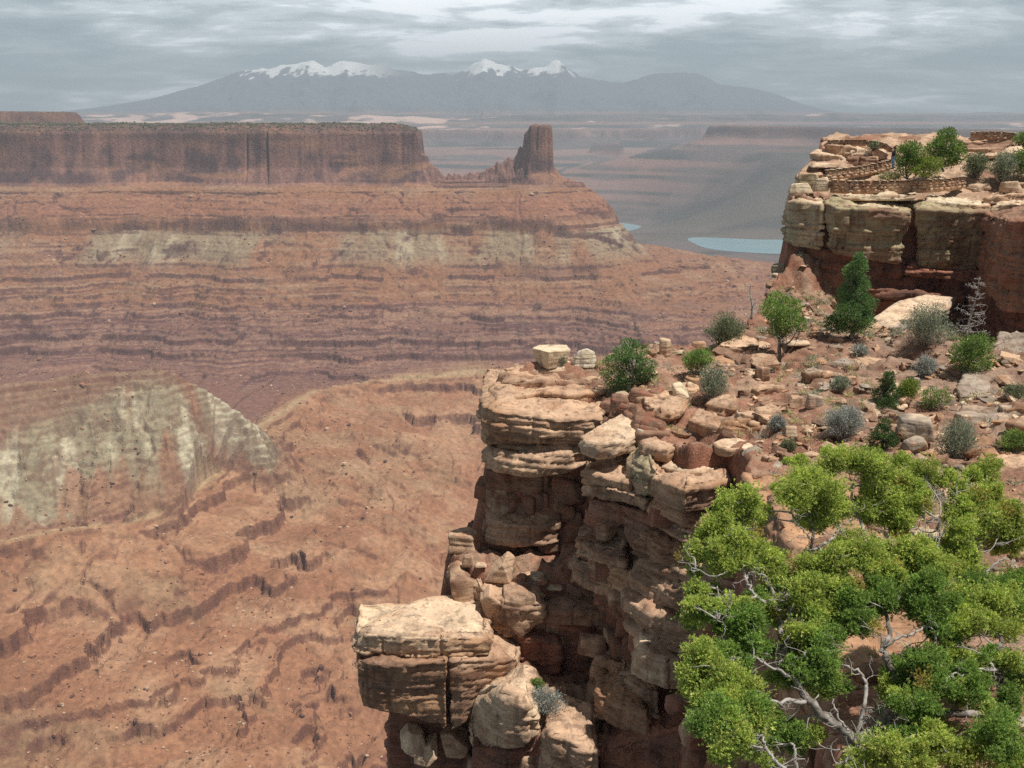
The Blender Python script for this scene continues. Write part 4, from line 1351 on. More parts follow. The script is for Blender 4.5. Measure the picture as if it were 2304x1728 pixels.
# lowest shelf: rounded block and its neighbours
FB(nose, [(470, 712, 43.4), (474, 697, 43.4), (484, 690, 42.6), (500, 690, 41.8), (525, 700, 41.2), (540, 708, 41.6)], [752, 752, 752, 752, 750, 740], 3.4, 0.35, r=0.9, rough=0.16, strata=0.04, seed=61, col=C_PALE, col2=C_TAN)
FB(nose, [(474, 748, 42.6), (505, 752, 41.6), (540, 748, 41.8)], 830, 4, 0, r=0.2, rough=0.2, strata=0.05, seed=62, col=C_DARK, col2=C_RED)
FB(nose, [(542, 730, 41.4), (552, 736, 40.5), (575, 744, 39.9), (599, 752, 39.6)], 830, 3.4, 0.3, r=0.2, rough=0.16, strata=0.10, seed=63, col=C_TAN, col2=C_BROWN)
FB(nose, [(600, 752, 40), (640, 745, 39.4), (690, 730, 38)], 830, 4, 0.3, r=0.3, rough=0.25, strata=0.1, seed=64, col=C_RED, col2=C_DARK)
# ledges along the edge that comes back towards the viewer
for k, (xa, ya, xb, yb) in enumerate([(9.9, 36.6, 9.2, 32.4), (9.3, 32.8, 8.4, 28.4), (8.5, 28.6, 7.3, 23.6), (7.4, 23.8, 6.2, 18.6), (6.3, 18.8, 5.2, 13.4)]):
    zt = float(BENCH(np.array((xa + xb) / 2 + 0.6), np.array((ya + yb) / 2)))
    rr_ = np.random.RandomState(300 + k)
    z = zt + 0.1
    for j in range(8):
        th = rr_.uniform(0.7, 2.2)
        o = -0.6 + rr_.uniform(-0.35, 0.45) + 0.22 * j * (1 if j > 3 else -0.4)
        nose.add(*prism([(xa + o, ya + 0.3, z), (xa + o - 0.3, (ya + yb) / 2, z), (xb + o, yb - 0.3, z), (xb + 3, yb - 0.2, z + 0.1), (xa + 3, ya + 0.2, z + 0.1)], z - th,
                        r=0.16, rough=0.22, strata=0.17, ds=0.10, seed=320 + 9 * k + j, col=C_ORANGE if j < 2 else C_BROWN, col2=C_BROWN if j < 2 else C_RED))
        z -= th * 0.96
# broken facets standing in the shaded recess
def facet(px, y, dep, seed, c1=C_TAN, c2=C_BROWN, bag=None, **kw):
    P = []
    for (u, v, dy) in px:
        P.append(at(u, v, y + dy))
    P += [(q[0] * (1 + dep / q[1]), q[1] + dep, q[2]) for q in P]
    kw['p'] = 64
    kw['rough'] = 0.022
    (bag or nose).add(*poly_rock(P, seed=seed, col=c1, col2=c2, sub=5, cuts=4, strata=0.02, **kw))


facet([(486, 492, .5), (505, 489, .4), (514, 506, -.1), (498, 520, -.1), (487, 512, .4), (511, 518, .4)], 52.2, 1.6, 1, C_BROWN, C_TAN, p=40, rough=0.03)
facet([(515, 514, .1), (519, 497, .5), (540, 495, .5), (541, 505, .1), (527, 518, .1)], 52.2, 1.6, 2, C_BROWN, C_BROWN, p=40, rough=0.03)
facet([(594, 511, .2), (602, 506, -.3), (622, 510, .3), (623, 528, .2), (610, 543, -.3), (596, 540, 0)], 45.6, 1.8, 3, C_TAN, C_BROWN, p=30, rough=0.03)
facet([(624, 530, .5), (640, 518, .2), (664, 520, 0), (677, 540, .4), (668, 566, 0), (640, 556, -.5), (628, 545, 0), (655, 538, -.7)], 43.6, 2.4, 4, C_BROWN, C_BROWN, p=30, rough=0.03)
facet([(648, 571, 0), (665, 570, 0), (666, 592, 0), (650, 590, 0), (657, 581, -.4)], 42.6, 1.4, 5, C_TAN, C_TAN, p=30, rough=0.03)
facet([(671, 579, 0), (689, 584, 0), (692, 598, 0), (674, 592, 0)], 41.4, 1.4, 6, C_PALE, C_TAN, p=24, rough=0.04)
facet([(449, 578, .3), (458, 574, 0), (478, 585, 0), (482, 600, .2), (463, 615, -.2), (452, 596, 0), (476, 606, .4)], 48.4, 1.8, 7, C_TAN, C_BROWN, p=30, rough=0.03)
facet([(480, 600, .2), (490, 596, -.4), (501, 604, -.2), (500, 628, 0), (486, 622, 0)], 46.8, 1.4, 8, C_TAN, C_TAN, p=26, rough=0.03)
facet([(503, 596, 0), (520, 594, -.3), (541, 598, 0), (540, 622, .2), (521, 640, -.4), (508, 626, -.2)], 46.6, 1.8, 9, C_TAN, C_BROWN, p=26, rough=0.03)
facet([(400, 740, .2), (408, 734, 0), (423, 735, 0), (428, 750, 0), (414, 758, -.2), (401, 752, 0)], 44.2, 1.0, 10, C_PALE, C_TAN, p=20, rough=0.05)
facet([(416, 752, 0), (437, 742, 0), (438, 758, 0), (428, 768, -.2), (414, 764, 0)], 44.1, 1.0, 11, C_PALE, C_TAN, p=20, rough=0.05)
facet([(440, 738, 0), (452, 736, 0), (470, 745, .2), (468, 760, 0), (446, 758, 0)], 44.4, 1.2, 12, C_TAN, C_BROWN, p=20, rough=0.05)
n_ = 0
rs_ = np.random.RandomState(23)
for k in range(210):                        # jointed blocks that make up the shaded walls
    u_, v_ = [(rs_.uniform(566, 655), rs_.uniform(478, 600)), (rs_.uniform(600, 735), rs_.uniform(500, 740)), (rs_.uniform(484, 575), rs_.uniform(476, 550)), (rs_.uniform(478, 640), rs_.uniform(612, 668)), (rs_.uniform(610, 660), rs_.uniform(400, 440)), (rs_.uniform(395, 640), rs_.uniform(700, 780))][k % 6]
    q = near_ground(u_, v_, 24)
    if q is None or q[1] > 58:
        continue
    out_ = k % 6 == 1
    w_, h_ = (rs_.uniform(1.0, 2.6), rs_.uniform(0.6, 1.4)) if out_ else (rs_.uniform(0.7, 2.0), rs_.uniform(0.5, 1.5))
    P_ = random_block(w_, rs_.uniform(0.9, 1.6), h_, rs_, 9)
    a_ = rs_.uniform(-0.5, 0.5)
    P_ = np.c_[P_[:, 0] * math.cos(a_) - P_[:, 1] * math.sin(a_), P_[:, 0] * math.sin(a_) + P_[:, 1] * math.cos(a_), P_[:, 2] + P_[:, 0] * rs_.uniform(-0.15, 0.15)]
    nose.add(*poly_rock(P_ + np.array(q) + ([-0.5, -0.45, -h_ * 0.5] if out_ else [0, 0.25, -h_ * 0.5]), p=60, sub=4, rough=0.022, strata=0.02, cuts=5, seed=900 + k, col=[C_BROWN, C_TAN, C_BROWN, C_RED][k % 4], col2=[C_RED, C_BROWN][k % 2]))
for k in range(26):                         # rubble caught on the shelves below
    rr_ = np.random.RandomState(700 + k)
    u_, v_, y_ = [(rr_.uniform(520, 625), rr_.uniform(672, 735), None), (rr_.uniform(500, 630), rr_.uniform(565, 592), None), (rr_.uniform(630, 700), rr_.uniform(690, 765), None)][k % 3]
    q = near_ground(u_, v_, 36)
    if q:
        sz = rr_.uniform(0.15, 0.5)
        nose.add(*poly_rock(random_block(sz * 1.5, sz * 1.2, sz, rr_) + np.array(q), sub=3, seed=k, col=C_TAN if k % 2 else C_BROWN, col2=C_RED))
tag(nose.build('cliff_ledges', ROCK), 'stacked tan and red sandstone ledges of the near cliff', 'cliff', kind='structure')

# ledges cropping out of the bench
bench = Bag()
for k, (fr, vb, dep, c1, c2) in enumerate([
        ([(805, 354, 60.6), (820, 360, 59.6), (840, 367, 58.4)], [366, 372, 376], 2.2, C_TAN, C_RED),
        ([(836, 366, 58.8), (860, 374, 57.2), (880, 378, 56.4), (895, 378, 56.4)], [374, 382, 386, 386], 2.0, C_TAN, C_BROWN),
        ([(712, 357, 59.8), (730, 366, 57.8), (752, 372, 56.8), (768, 366, 57.6)], [368, 378, 383, 378], 2.4, C_BROWN, C_BROWN),
        ([(716, 350, 61), (738, 354, 60.2), (762, 352, 60.4)], [360, 364, 362], 2.0, C_TAN, C_BROWN),
        ([(735, 340, 63), (758, 343, 62.4), (776, 342, 62.6)], [349, 352, 352], 2.0, C_BROWN, C_BROWN),
        ([(756, 404, 50.6), (770, 410, 49.4), (786, 412, 49)], [411, 417, 419], 1.5, C_TAN, C_ORANGE),
        ([(690, 425, 47.2), (706, 432, 46.2), (722, 434, 45.8)], [433, 440, 442], 1.5, C_TAN, C_ORANGE),
        ([(706, 410, 49), (722, 415, 48.2), (740, 415, 48)], [418, 423, 423], 1.3, C_TAN, C_ORANGE),
        ([(812, 424, 46.5), (826, 428, 45.6), (845, 427, 45.6)], [430, 434, 433], 1.3, C_TAN, C_BROWN),
        ([(776, 454, 42.4), (792, 461, 41.4), (815, 462, 41)], [461, 469, 470], 1.3, C_TAN, C_ORANGE),
        ([(955, 425, 45.2), (985, 436, 43), (1020, 438, 42.2), (1040, 435, 42.4)], [434, 446, 448, 446], 2.2, C_GREY, C_TAN),
        ([(905, 452, 41.6), (935, 460, 40.2), (965, 460, 39.8)], [460, 469, 470], 1.6, C_TAN, C_BROWN),
        ([(960, 470, 38.2), (990, 480, 36.6), (1030, 480, 36)], [480, 492, 494], 1.8, C_TAN, C_BROWN),
        ([(990, 348, 62.5), (1010, 356, 60.4), (1040, 352, 60)], [366, 376, 376], 3.0, C_GREY, C_DARK),
        ([(880, 330, 67), (905, 334, 65.6), (935, 333, 65.6)], [336, 341, 341], 1.6, C_GREY, C_BROWN),
        ([(640, 371, 57), (662, 376, 55.8), (690, 374, 56)], [375, 381, 379], 1.6, C_RED, C_RED),
        ([(765, 386, 54), (790, 396, 52), (815, 398, 51.4)], [393, 405, 408], 1.8, C_TAN, C_RED)]):
    FB(bench, fr, [b + 4 for b in vb], dep, 0.05, dz=0.32, r=0.10, rough=0.14, strata=0.14, ds=0.10, seed=70 + k, col=c1, col2=c2)
rs_ = np.random.RandomState(17)
n_ = 0
while n_ < 70:
    u_, v_ = rs_.uniform(640, 1040), rs_.uniform(330, 520)
    q = near_ground(u_, v_, 24)
    if q is None or q[1] > 80 or q[0] < -2 or sdf_poly(np.array([q[0]]), np.array([q[1]]), BENCH_POLY)[0] > -0.8:
        continue
    w_, d_, t_ = rs_.uniform(0.7, 2.4), rs_.uniform(0.5, 1.5), rs_.uniform(0.15, 0.45)
    a_ = rs_.uniform(-0.5, 0.5)
    th_ = np.sort(rs_.uniform(0, 6.28, 7))
    rr_ = rs_.uniform(0.75, 1.1, 7)
    ti_ = rs_.uniform(-0.16, 0.16, 2)
    P_ = []
    for t0, r0 in zip(th_, rr_):
        ex, ey = math.cos(t0) * r0 * w_ / 2, math.sin(t0) * r0 * d_ / 2
        P_.append((q[0] + ex * math.cos(a_) - ey * math.sin(a_), q[1] + ex * math.sin(a_) + ey * math.cos(a_) + d_ / 2, q[2] + t_ * 0.75 + ti_[0] * ex + ti_[1] * ey))
    bench.add(*prism(P_, [p[2] - t_ - 0.35 for p in P_], r=0.07, rough=0.08, strata=0.09, ds=0.08, seed=400 + n_, col=[C_TAN, C_ORANGE, C_BROWN, C_TAN][n_ % 4] if q[0] < 16 else [C_GREY, C_TAN, C_BROWN, C_GREY][n_ % 4], col2=C_ORANGE))
    n_ += 1
tag(bench.build('bench_ledges', ROCK), 'low broken sandstone ledges on the red bench', 'ledge', kind='structure')

# ------------------------------------------------------------------ the overlook rock
over = Bag()
OV = dict(ds=0.125)
FB(over, [(788, 204, 84), (789, 199, 81.5), (800, 198, 80.2), (824, 203, 79.2)], [240, 243, 247, 251], 6, 0.35, r=0.45, rough=0.2, strata=0.22, seed=81, col=C_PALE, col2=C_OLIVE, **OV)
FB(over, [(789, 213, 82), (806, 218, 80.4), (826, 220, 79.6)], [226, 229, 231], 4, 0.0, r=0.25, rough=0.2, strata=0.2, seed=82, col=C_TAN, col2=C_OLIVE, **OV)
FB(over, [(824, 202, 79), (834, 205.5, 77.8), (868, 208.5, 77.5), (900, 212.5, 77.3), (911, 212, 78)], [248, 254, 260, 265, 266], 6, 0.3, r=0.3, rough=0.2, strata=0.17, corner=0.15, seed=83, col=C_OLIVE, col2=C_BROWN, taper=0.16, **OV)
FB(over, [(914, 208, 78.6), (923, 207, 77.9), (955, 209.5, 77.8), (990, 212, 77.8)], [266, 268, 271, 273], 6, 0.3, r=0.3, rough=0.2, strata=0.2, corner=0.15, seed=84, col=C_OLIVE, col2=C_BROWN, taper=0.14, **OV)
FB(over, [(985, 214, 77.6), (989, 215.5, 74), (1000, 218, 69.8), (1013, 221, 66), (1070, 222, 64)], [274, 284, 298, 312, 318], 10, 0.6, r=0.2, rough=0.25, strata=0.16, corner=0.15, seed=85, col=C_BROWN, col2=C_RED, **OV)
# stepped cap slabs
FB(over, [(843, 197, 80.6), (860, 195.5, 80.2), (880, 195, 80), (917, 196, 80)], 201, 4.5, 0.12, r=0.1, rough=0.1, strata=0.06, seed=86, col=C_CREAM, col2=C_TAN, **OV)
FB(over, [(925, 200, 80), (955, 203, 79.4), (988, 206, 79)], 209, 4.5, 0.2, r=0.12, rough=0.12, strata=0.08, seed=87, col=C_CREAM, col2=C_TAN, **OV)
FB(over, [(830, 205, 79), (860, 204.5, 78.6), (898, 208, 78.2)], 211, 3, 0.12, r=0.12, rough=0.12, strata=0.08, seed=88, col=C_CREAM, col2=C_TAN, **OV)
# undercut: dark red beds beneath
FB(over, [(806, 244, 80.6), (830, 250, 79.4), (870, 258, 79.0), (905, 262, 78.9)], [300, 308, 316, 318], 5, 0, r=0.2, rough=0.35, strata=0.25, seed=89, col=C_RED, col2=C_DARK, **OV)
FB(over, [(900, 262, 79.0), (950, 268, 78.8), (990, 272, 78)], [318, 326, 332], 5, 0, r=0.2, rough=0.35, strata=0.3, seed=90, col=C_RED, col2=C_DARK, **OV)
FB(over, [(905, 266, 78.2), (945, 271, 78.0), (992, 274, 77.4)], [276, 280, 284], 3, 0, r=0.15, rough=0.2, strata=0.15, seed=91, col=C_RED, col2=C_RED, **OV)
FB(over, [(852, 286, 78.6), (910, 292, 78.3), (965, 296, 77.6)], [296, 302, 306], 3, 0, r=0.15, rough=0.25, strata=0.2, seed=92, col=C_RED, col2=C_DARK, **OV)
FB(over, [(972, 276, 77.8), (986, 284, 74.4), (1000, 298, 70.2), (1014, 312, 66.6), (1060, 318, 65)], [325, 334, 345, 355, 360], 6, 0, r=0.25, rough=0.4, strata=0.3, seed=93, col=C_RED, col2=C_DARK, **OV)
FB(over, [(1008, 290, 70), (1024, 296, 67), (1050, 298, 66)], [352, 362, 366], 4, 0, r=0.25, rough=0.3, strata=0.3, seed=94, col=C_BROWN, col2=C_DARK, **OV)
# stacked ledges on the overlook's left end and back
for k, (fr, vb, dep, c1) in enumerate([
        ([(790, 190, 85), (798, 192, 83.6), (814, 191, 83)], [199, 200, 199], 3, C_TAN),
        ([(793, 184, 86), (802, 185, 84.8), (818, 183, 84.4)], [192, 193, 192], 3, C_PALE),
        ([(796, 175, 87.4), (806, 176, 86.4), (824, 174, 86.2)], [184, 185, 184], 3.4, C_TAN),
        ([(809, 166.5, 89), (816, 167, 88.4), (826, 166, 88.4)], [175, 175, 174], 3, C_BROWN),
        ([(811, 153, 91.5), (820, 153.5, 90.4), (838, 155, 90), (846, 158, 90)], [159, 162, 166, 167], 4.2, C_PALE),
        ([(825, 144, 93.5), (834, 144.5, 92.6), (850, 146, 92.2), (858, 148, 92)], [157, 159, 161, 163], 5, C_TAN),
        ([(850, 151, 91.8), (862, 148.5, 92.2), (876, 149, 92.4), (888, 153, 92.4)], [158, 160, 160, 159], 4.0, C_PALE),
        ([(846, 157, 90.4), (862, 158, 89.8), (879, 158.5, 89.8)], [166, 168, 167], 3.0, C_BROWN),
        ([(956, 148, 95), (975, 149, 94), (1000, 147, 94), (1016, 144, 95)], [154, 156, 155, 152], 5, C_BROWN),
        ([(960, 141, 97), (980, 141, 96.4), (1010, 139, 96.6)], [149, 149, 147], 4, C_TAN),
        ([(968, 157, 91), (990, 155, 91), (1015, 151, 91.4), (1030, 150, 91.4)], [161, 159, 156, 156], 3, C_PALE),
        ([(965, 187, 83.8), (976, 187.5, 83), (992, 186, 83)], [191, 192, 191], 1.6, C_PALE),
        ([(985, 197, 80.6), (1003, 195, 80), (1030, 194, 79.4)], [204, 204, 203], 3, C_TAN),
        ([(1003, 184, 82.6), (1014, 183, 82), (1032, 183, 82)], [190, 192, 191], 2.2, C_TAN),
        ([(990, 208, 77.6), (1010, 206, 77), (1034, 205, 76)], [214, 214, 214], 3, C_PALE)]):
    FB(over, fr, vb, dep, 0.1, r=0.16, rough=0.16, strata=0.13, seed=100 + k, col=c1, col2=C_TAN, **OV)
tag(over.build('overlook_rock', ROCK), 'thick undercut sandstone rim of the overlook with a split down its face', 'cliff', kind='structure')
# ------------------------------------------------------------------ loose rocks, each a thing of its own
def px_scale(u, v, y):
    a, ry, rz = ray(u, v)
    return y / ry / F


def boulder(box, label, col=C_TAN, col2=C_ORANGE, seed=1, pos=None, pts=None, p=42, flat=1.0, name='boulder', cat='boulder', group=None, strata=0.012, rough=0.038, turn=None, tilt=0.0, deep=0.8):
    u0, v0, u1, v1 = box
    um = (u0 + u1) / 2
    q = near_ground(um, v1 - 1) if pos is None else (at(um, v1, pos) if np.isscalar(pos) else pos)
    if q is None:
        print('no ground for', label)
        return None
    s = px_scale(um, v1, q[1])
    w, hh = (u1 - u0) * s, (v1 - v0) * s
    sl = -q[2] / q[1]
    dpt = w * deep
    h = max(hh * 0.35, hh * 1.03 - dpt * sl * 0.85) * flat
    rs = np.random.RandomState(seed)
    if pts is None:
        P = random_block(w, dpt, h, rs, 10)
        a = rs.uniform(-0.35, 0.35) if turn is None else turn
        ca, sa = math.cos(a), math.sin(a)
        P = np.c_[P[:, 0] * ca - P[:, 1] * sa, P[:, 0] * sa + P[:, 1] * ca, P[:, 2] + tilt * P[:, 0]]
        P[:, 0] *= w / np.ptp(P[:, 0])
    else:
        P = np.array(pts, float)
    V, Fc, C = poly_rock(P + np.array(q), p=p * 1.4, sub=5 if w > 1.2 else 4, rough=rough * 0.8, strata=strata * 1.6, seed=seed, col=col, col2=col2, cuts=6 if pts is None else 0)
    o = new_mesh(name, V - np.array(q), Fc, ROCK, col=C)
    o.location = q
    tag(o, label, cat, group)
    return o


# the two pale blocks and the rocks on the nose
boulder((531, 345.5, 571, 364.5), 'squared pale block with an undercut foot on the back edge of the nose ledge', C_CREAM, C_PALE, 2, pos=at(551, 365.5, 57.2), p=34,
        pts=[(-1.16, .35, .98), (-.2, -.75, 1.02), (1.18, -.1, .98), (.95, .9, 1.08), (-.7, 1.0, 1.04), (-.85, .3, .0), (-.2, -.55, -.1), (.85, -.15, -.05), (.7, .7, -.1), (-.6, .7, -.1)], rough=0.025)
boulder((570, 346, 597, 365), 'rounded white boulder right beside the squared pale block', (0.64, 0.56, 0.45), C_CREAM, 3, pos=at(584, 365.5, 57.0), p=14,
        pts=[(-.82, 0, .12), (-.4, -.25, .9), (.15, -.15, 1.1), (.62, -.1, .82), (.78, .0, .3), (.6, -.3, -.1), (-.55, -.35, -.1), (-.3, .6, .8), (.5, .6, .8), (.4, .6, -.1), (-.5, .6, -.1)], rough=0.04)
boulder((659, 341, 670.5, 356), 'upright squared stone standing on the red soil of the bench edge', C_PALE, C_TAN, 4, p=34,
        pts=[(-.36, -.2, 1.0), (.1, -.3, .98), (.36, .05, .86), (.3, .4, .9), (-.3, .35, 1.0), (-.3, -.2, -.1), (.05, -.3, -.1), (.4, 0, -.1), (.3, .4, -.1), (-.3, .3, -.1)], rough=0.025)
boulder((500, 364, 518, 374), 'small block on a pedestal at the far left tip of the nose', C_TAN, C_ORANGE, 5, pos=at(509, 374.5, 56.8), strata=0.05)
boulder((672, 383, 689, 404), 'pale tilted block lying beside the grey green brush on the bench', C_CREAM, C_PALE, 6, p=30, rough=0.03,
        pts=[(-.45, .5, 1.0), (.05, .6, 1.05), (-.3, -.1, .75), (.35, -.45, .45), (.5, -.3, .1), (.2, -.55, -.1), (-.35, -.2, -.1), (.4, .4, .6), (-.3, .6, -.1), (.4, .5, -.1)])
boulder((684, 380, 696, 392), 'smaller pale block leaning behind the tilted block', C_PALE, C_TAN, 7)
boulder((635, 424, 643.5, 440), 'slim white stone wedged between two big ledge slabs', (0.62, 0.55, 0.43), C_CREAM, 8, pos=at(639.5, 441, 46.6), rough=0.03)

# slabs that are flat and bedded
def slab(pts, thick, label, seed, col=C_TAN, col2=C_ORANGE, dz=0.0, name='rock_slab', **kw):
    top = [at(*q) for q in pts]
    top = [(q[0], q[1], q[2] + dz) for q in top]
    V, Fc, C = prism(top, [q[2] - thick for q in top], seed=seed, col=col, col2=col2, **kw)
    o0 = np.array(top).mean(0) - [0, 0, thick]
    o = new_mesh(name, V - o0, Fc, ROCK, col=C)
    o.location = o0
    tag(o, label, 'rock slab')
    return o


slab([(578, 437, 46.4), (597, 425, 47.8), (622, 413, 49.4), (633, 419, 48.8), (636, 436, 46.4), (616, 442, 45.6), (596, 444, 45.6)], 0.85, 'large tan wedge shaped slab resting at the right of the nose ledge', 201,
     C_PALE, C_TAN, r=0.2, rough=0.08, strata=0.07, ledge=0.05)
slab([(713.5, 444, 43.6), (722, 441, 44.2), (738, 440, 44.4), (750, 444, 43.7), (747, 449, 43.0), (730, 451, 42.7), (718, 449, 43)], 0.42, 'flat layered cap stone balanced on a rock pedestal', 202,
     C_PALE, C_TAN, dz=0.12, r=0.12, rough=0.06, strata=0.09, ledge=0.07)
slab([(872, 322, 68.5), (898, 306, 71), (925, 299, 73), (953, 303, 72), (949, 312, 70), (925, 322, 68), (900, 330, 66.6), (880, 331, 66.4)], 0.5, 'long pale slab leaning on the slope under the overlook', 203,
     C_PALE, C_GREY, dz=0.35, r=0.12, rough=0.08, strata=0.05, ledge=0.05)
slab([(955, 396, 50.2), (964, 380, 53), (992, 378, 53.2), (989, 406, 49.0), (958, 407, 48.8)], 0.45, 'big square grey slab tipped up on the right of the bench', 204, C_GREY, C_GREY, dz=0.55, r=0.1, rough=0.06, strata=0.03, ledge=0.03)
slab([(765, 285, 78), (776, 280, 78.8), (792, 278, 79), (794, 286, 77.6), (780, 291, 77)], 0.45, 'dark slab jutting out over the canyon below the overlook', 205, C_BROWN, C_OLIVE, dz=0.2, r=0.12, rough=0.1, strata=0.07)
slab([(984, 420, 46.4), (1000, 415, 47), (1018, 420, 46.4), (1021, 432, 44.2), (1000, 437, 43.4), (985, 434, 44)], 0.5, 'broad flat tan slab near the right edge of the bench', 206, C_TAN, C_GREY, dz=0.4, r=0.12, rough=0.07, strata=0.05, ledge=0.06)
slab([(990, 358, 59), (1008, 346, 61.5), (1034, 346, 61), (1040, 362, 57.6), (1000, 372, 56.4)], 0.7, 'dark tilted slab in shade below the overlook wall', 207, C_GREY, C_DARK, dz=0.5, r=0.12, rough=0.1, strata=0.06)

for args in [
    ((446, 517, 481, 548), 'round layered boulder on the cliff edge left of the shaded wall', C_TAN, C_PALE, 21, dict(pos=51.2, strata=0.05, p=14, rough=0.04)),
    ((485, 550, 516, 582), 'pyramid shaped boulder standing on the sunlit middle shelf', C_TAN, C_TAN, 22, dict(p=60, rough=0.02, pts=[(.42, .1, 1.55), (.12, -.55, 1.05), (.8, .1, 1.25), (-.85, -.35, -.05), (.5, -.65, -.05), (.82, .4, -.05), (-.5, .7, .1), (-.4, .3, .75)])),
    ((530, 568, 546, 580), 'small cream stone right of the pyramid boulder', C_CREAM, C_PALE, 23, {}),
    ((448, 560, 463, 572), 'flat grey rock at the left tip of the middle shelf', C_TAN, C_TAN, 24, {}),
    ((462, 551, 476, 567), 'low wedge of rock left of the pyramid boulder', C_TAN, C_BROWN, 25, {}),
    ((474, 561, 487, 568), 'thin stone lying against the foot of the pyramid boulder', C_PALE, C_TAN, 26, {}),
    ((546, 583, 565, 593), 'flat half shaded stone at the lip of the middle shelf', C_GREY, C_TAN, 27, {}),
    ((509, 700, 517, 709), 'small pale stone lying on top of the rounded lowest block', C_CREAM, C_PALE, 28, dict(pos=42.4)),
    ((543, 702, 578, 727), 'pale flat slab fallen beside the grey sagebrush on the lowest shelf', C_PALE, C_TAN, 29, dict(pos=41.8, flat=0.6)),
    ((749, 380, 783, 393), 'long tan boulder with a hollow face near the middle of the bench', C_TAN, C_ORANGE, 31, {}),
    ((733, 404, 763, 424), 'rounded tan slab sunk in red soil at the front of the bench', C_TAN, C_PALE, 32, dict(flat=0.8)),
    ((720, 396, 731, 410), 'small tan block in the red soil behind the rounded slab', C_TAN, C_ORANGE, 33, {}),
    ((783, 392, 804, 408), 'blocky ledge stone over a red hollow mid bench', C_TAN, C_ORANGE, 34, {}),
    ((805, 391, 822, 408), 'cracked grey block right of the red hollow', C_GREY, C_TAN, 35, {}),
    ((824, 392, 848, 402), 'low pink flat stone left of the dark upright juniper bush', C_TAN, C_BROWN, 36, dict(flat=0.7)),
    ((895, 409, 934, 437), 'largest grey boulder of the bench with an undercut front', C_GREY, C_PALE, 37, dict(p=14)),
    ((900, 432, 927, 452), 'cracked grey block just below the largest grey boulder', C_GREY, C_TAN, 38, {}),
    ((953, 408, 982, 427), 'rounded grey boulder left of the broad flat slab', C_GREY, C_TAN, 39, {}),
    ((998, 402, 1021, 420), 'angular grey boulder behind the broad flat slab', C_GREY, C_PALE, 40, {}),
    ((880, 446, 908, 460), 'flat tan rock beside the small dark juniper', C_TAN, C_BROWN, 41, dict(flat=0.7)),
    ((904, 452, 922, 466), 'little brown rock in front of the flat tan rock', C_BROWN, C_TAN, 42, {}),
    ((781, 424, 797, 437), 'cream stone with a grass tuft on its left side', C_CREAM, C_TAN, 43, {}),
    ((862, 315, 876, 325), 'white stone at the foot of the pointed pine', C_CREAM, C_PALE, 44, {}),
    ((700, 358, 716, 368), 'tan block by the ledgy outcrop behind the bright green bush', C_TAN, C_BROWN, 45, {}),
    ((728, 331, 745, 345), 'tan boulder half hidden right of the olive brush', C_TAN, C_ORANGE, 46, {}),
    ((755, 365, 770, 381), 'dark brown block at the foot of the leaning juniper', C_BROWN, C_TAN, 47, {}),
    ((781, 336, 812, 345), 'pale broken ledge stone behind the leaning juniper', C_PALE, C_TAN, 48, dict(flat=0.7)),
    ((770, 262, 788, 275), 'grey block perched under the left end of the overlook', C_GREY, C_OLIVE, 49, dict(pos=81)),
    ((789, 252, 800, 262), 'pale round boulder tucked below the overlook corner', C_PALE, C_TAN, 50, dict(pos=80.4)),
    ((771, 272, 780, 277), 'small white stone on the talus under the overlook', C_CREAM, C_PALE, 51, dict(pos=79)),
    ((692, 340, 706, 349), 'red brown rock on the bench edge below the olive brush', C_ORANGE, C_TAN, 52, {}),
    ((640, 354, 653, 359), 'low red stone beyond the broad green bush', C_ORANGE, C_TAN, 53, {}),
    ((806, 452, 830, 468), 'tan rock just behind the top of the big juniper', C_TAN, C_ORANGE, 54, dict(flat=0.8)),
    ((760, 425, 775, 437), 'round tan stone left of the grass tuft', C_TAN, C_PALE, 55, {}),
    ((843, 374, 858, 384), 'brown stone under the middle bench ledge', C_BROWN, C_TAN, 56, {}),
    ((1000, 180, 1024, 191), 'bulky tan boulder at the right end of the overlook top', C_TAN, C_PALE, 57, dict(pos=81.5)),
    ((808, 161, 842, 167), 'flat sunlit slab stacked on the left end of the overlook', C_PALE, C_TAN, 58, dict(pos=88, flat=0.8)),
    ((788, 182, 812, 192), 'pale boulder at the left tip of the overlook', C_CREAM, C_PALE, 59, dict(pos=82.6)),
    ((811, 176, 830, 190), 'rounded pale boulder against the left end of the stone wall', C_CREAM, C_PALE, 60, dict(pos=82.6, p=10)),
    ((795, 172, 820, 183), 'lichen stained boulder behind the pale boulders of the overlook tip', C_OLIVE, C_PALE, 61, dict(pos=85)),
    ((826, 700, 846, 740), 'red angular rock seen through the branches of the big juniper', C_ORANGE, C_RED, 62, dict(pos=20.0)),
    ((848, 650, 884, 686), 'tall reddish brown boulder behind the middle of the big juniper', C_ORANGE, C_BROWN, 63, {}),
    ((978, 560, 1012, 590), 'brown rock showing between the right hand branches of the big juniper', C_BROWN, C_TAN, 64, {}),
    ((905, 545, 930, 560), 'tan stone glimpsed through the upper crown of the big juniper', C_TAN, C_ORANGE, 65, {}),
]:
    box, lab, c1, c2, sd_, kw = args
    boulder(box, lab, c1, c2, sd_, **kw)


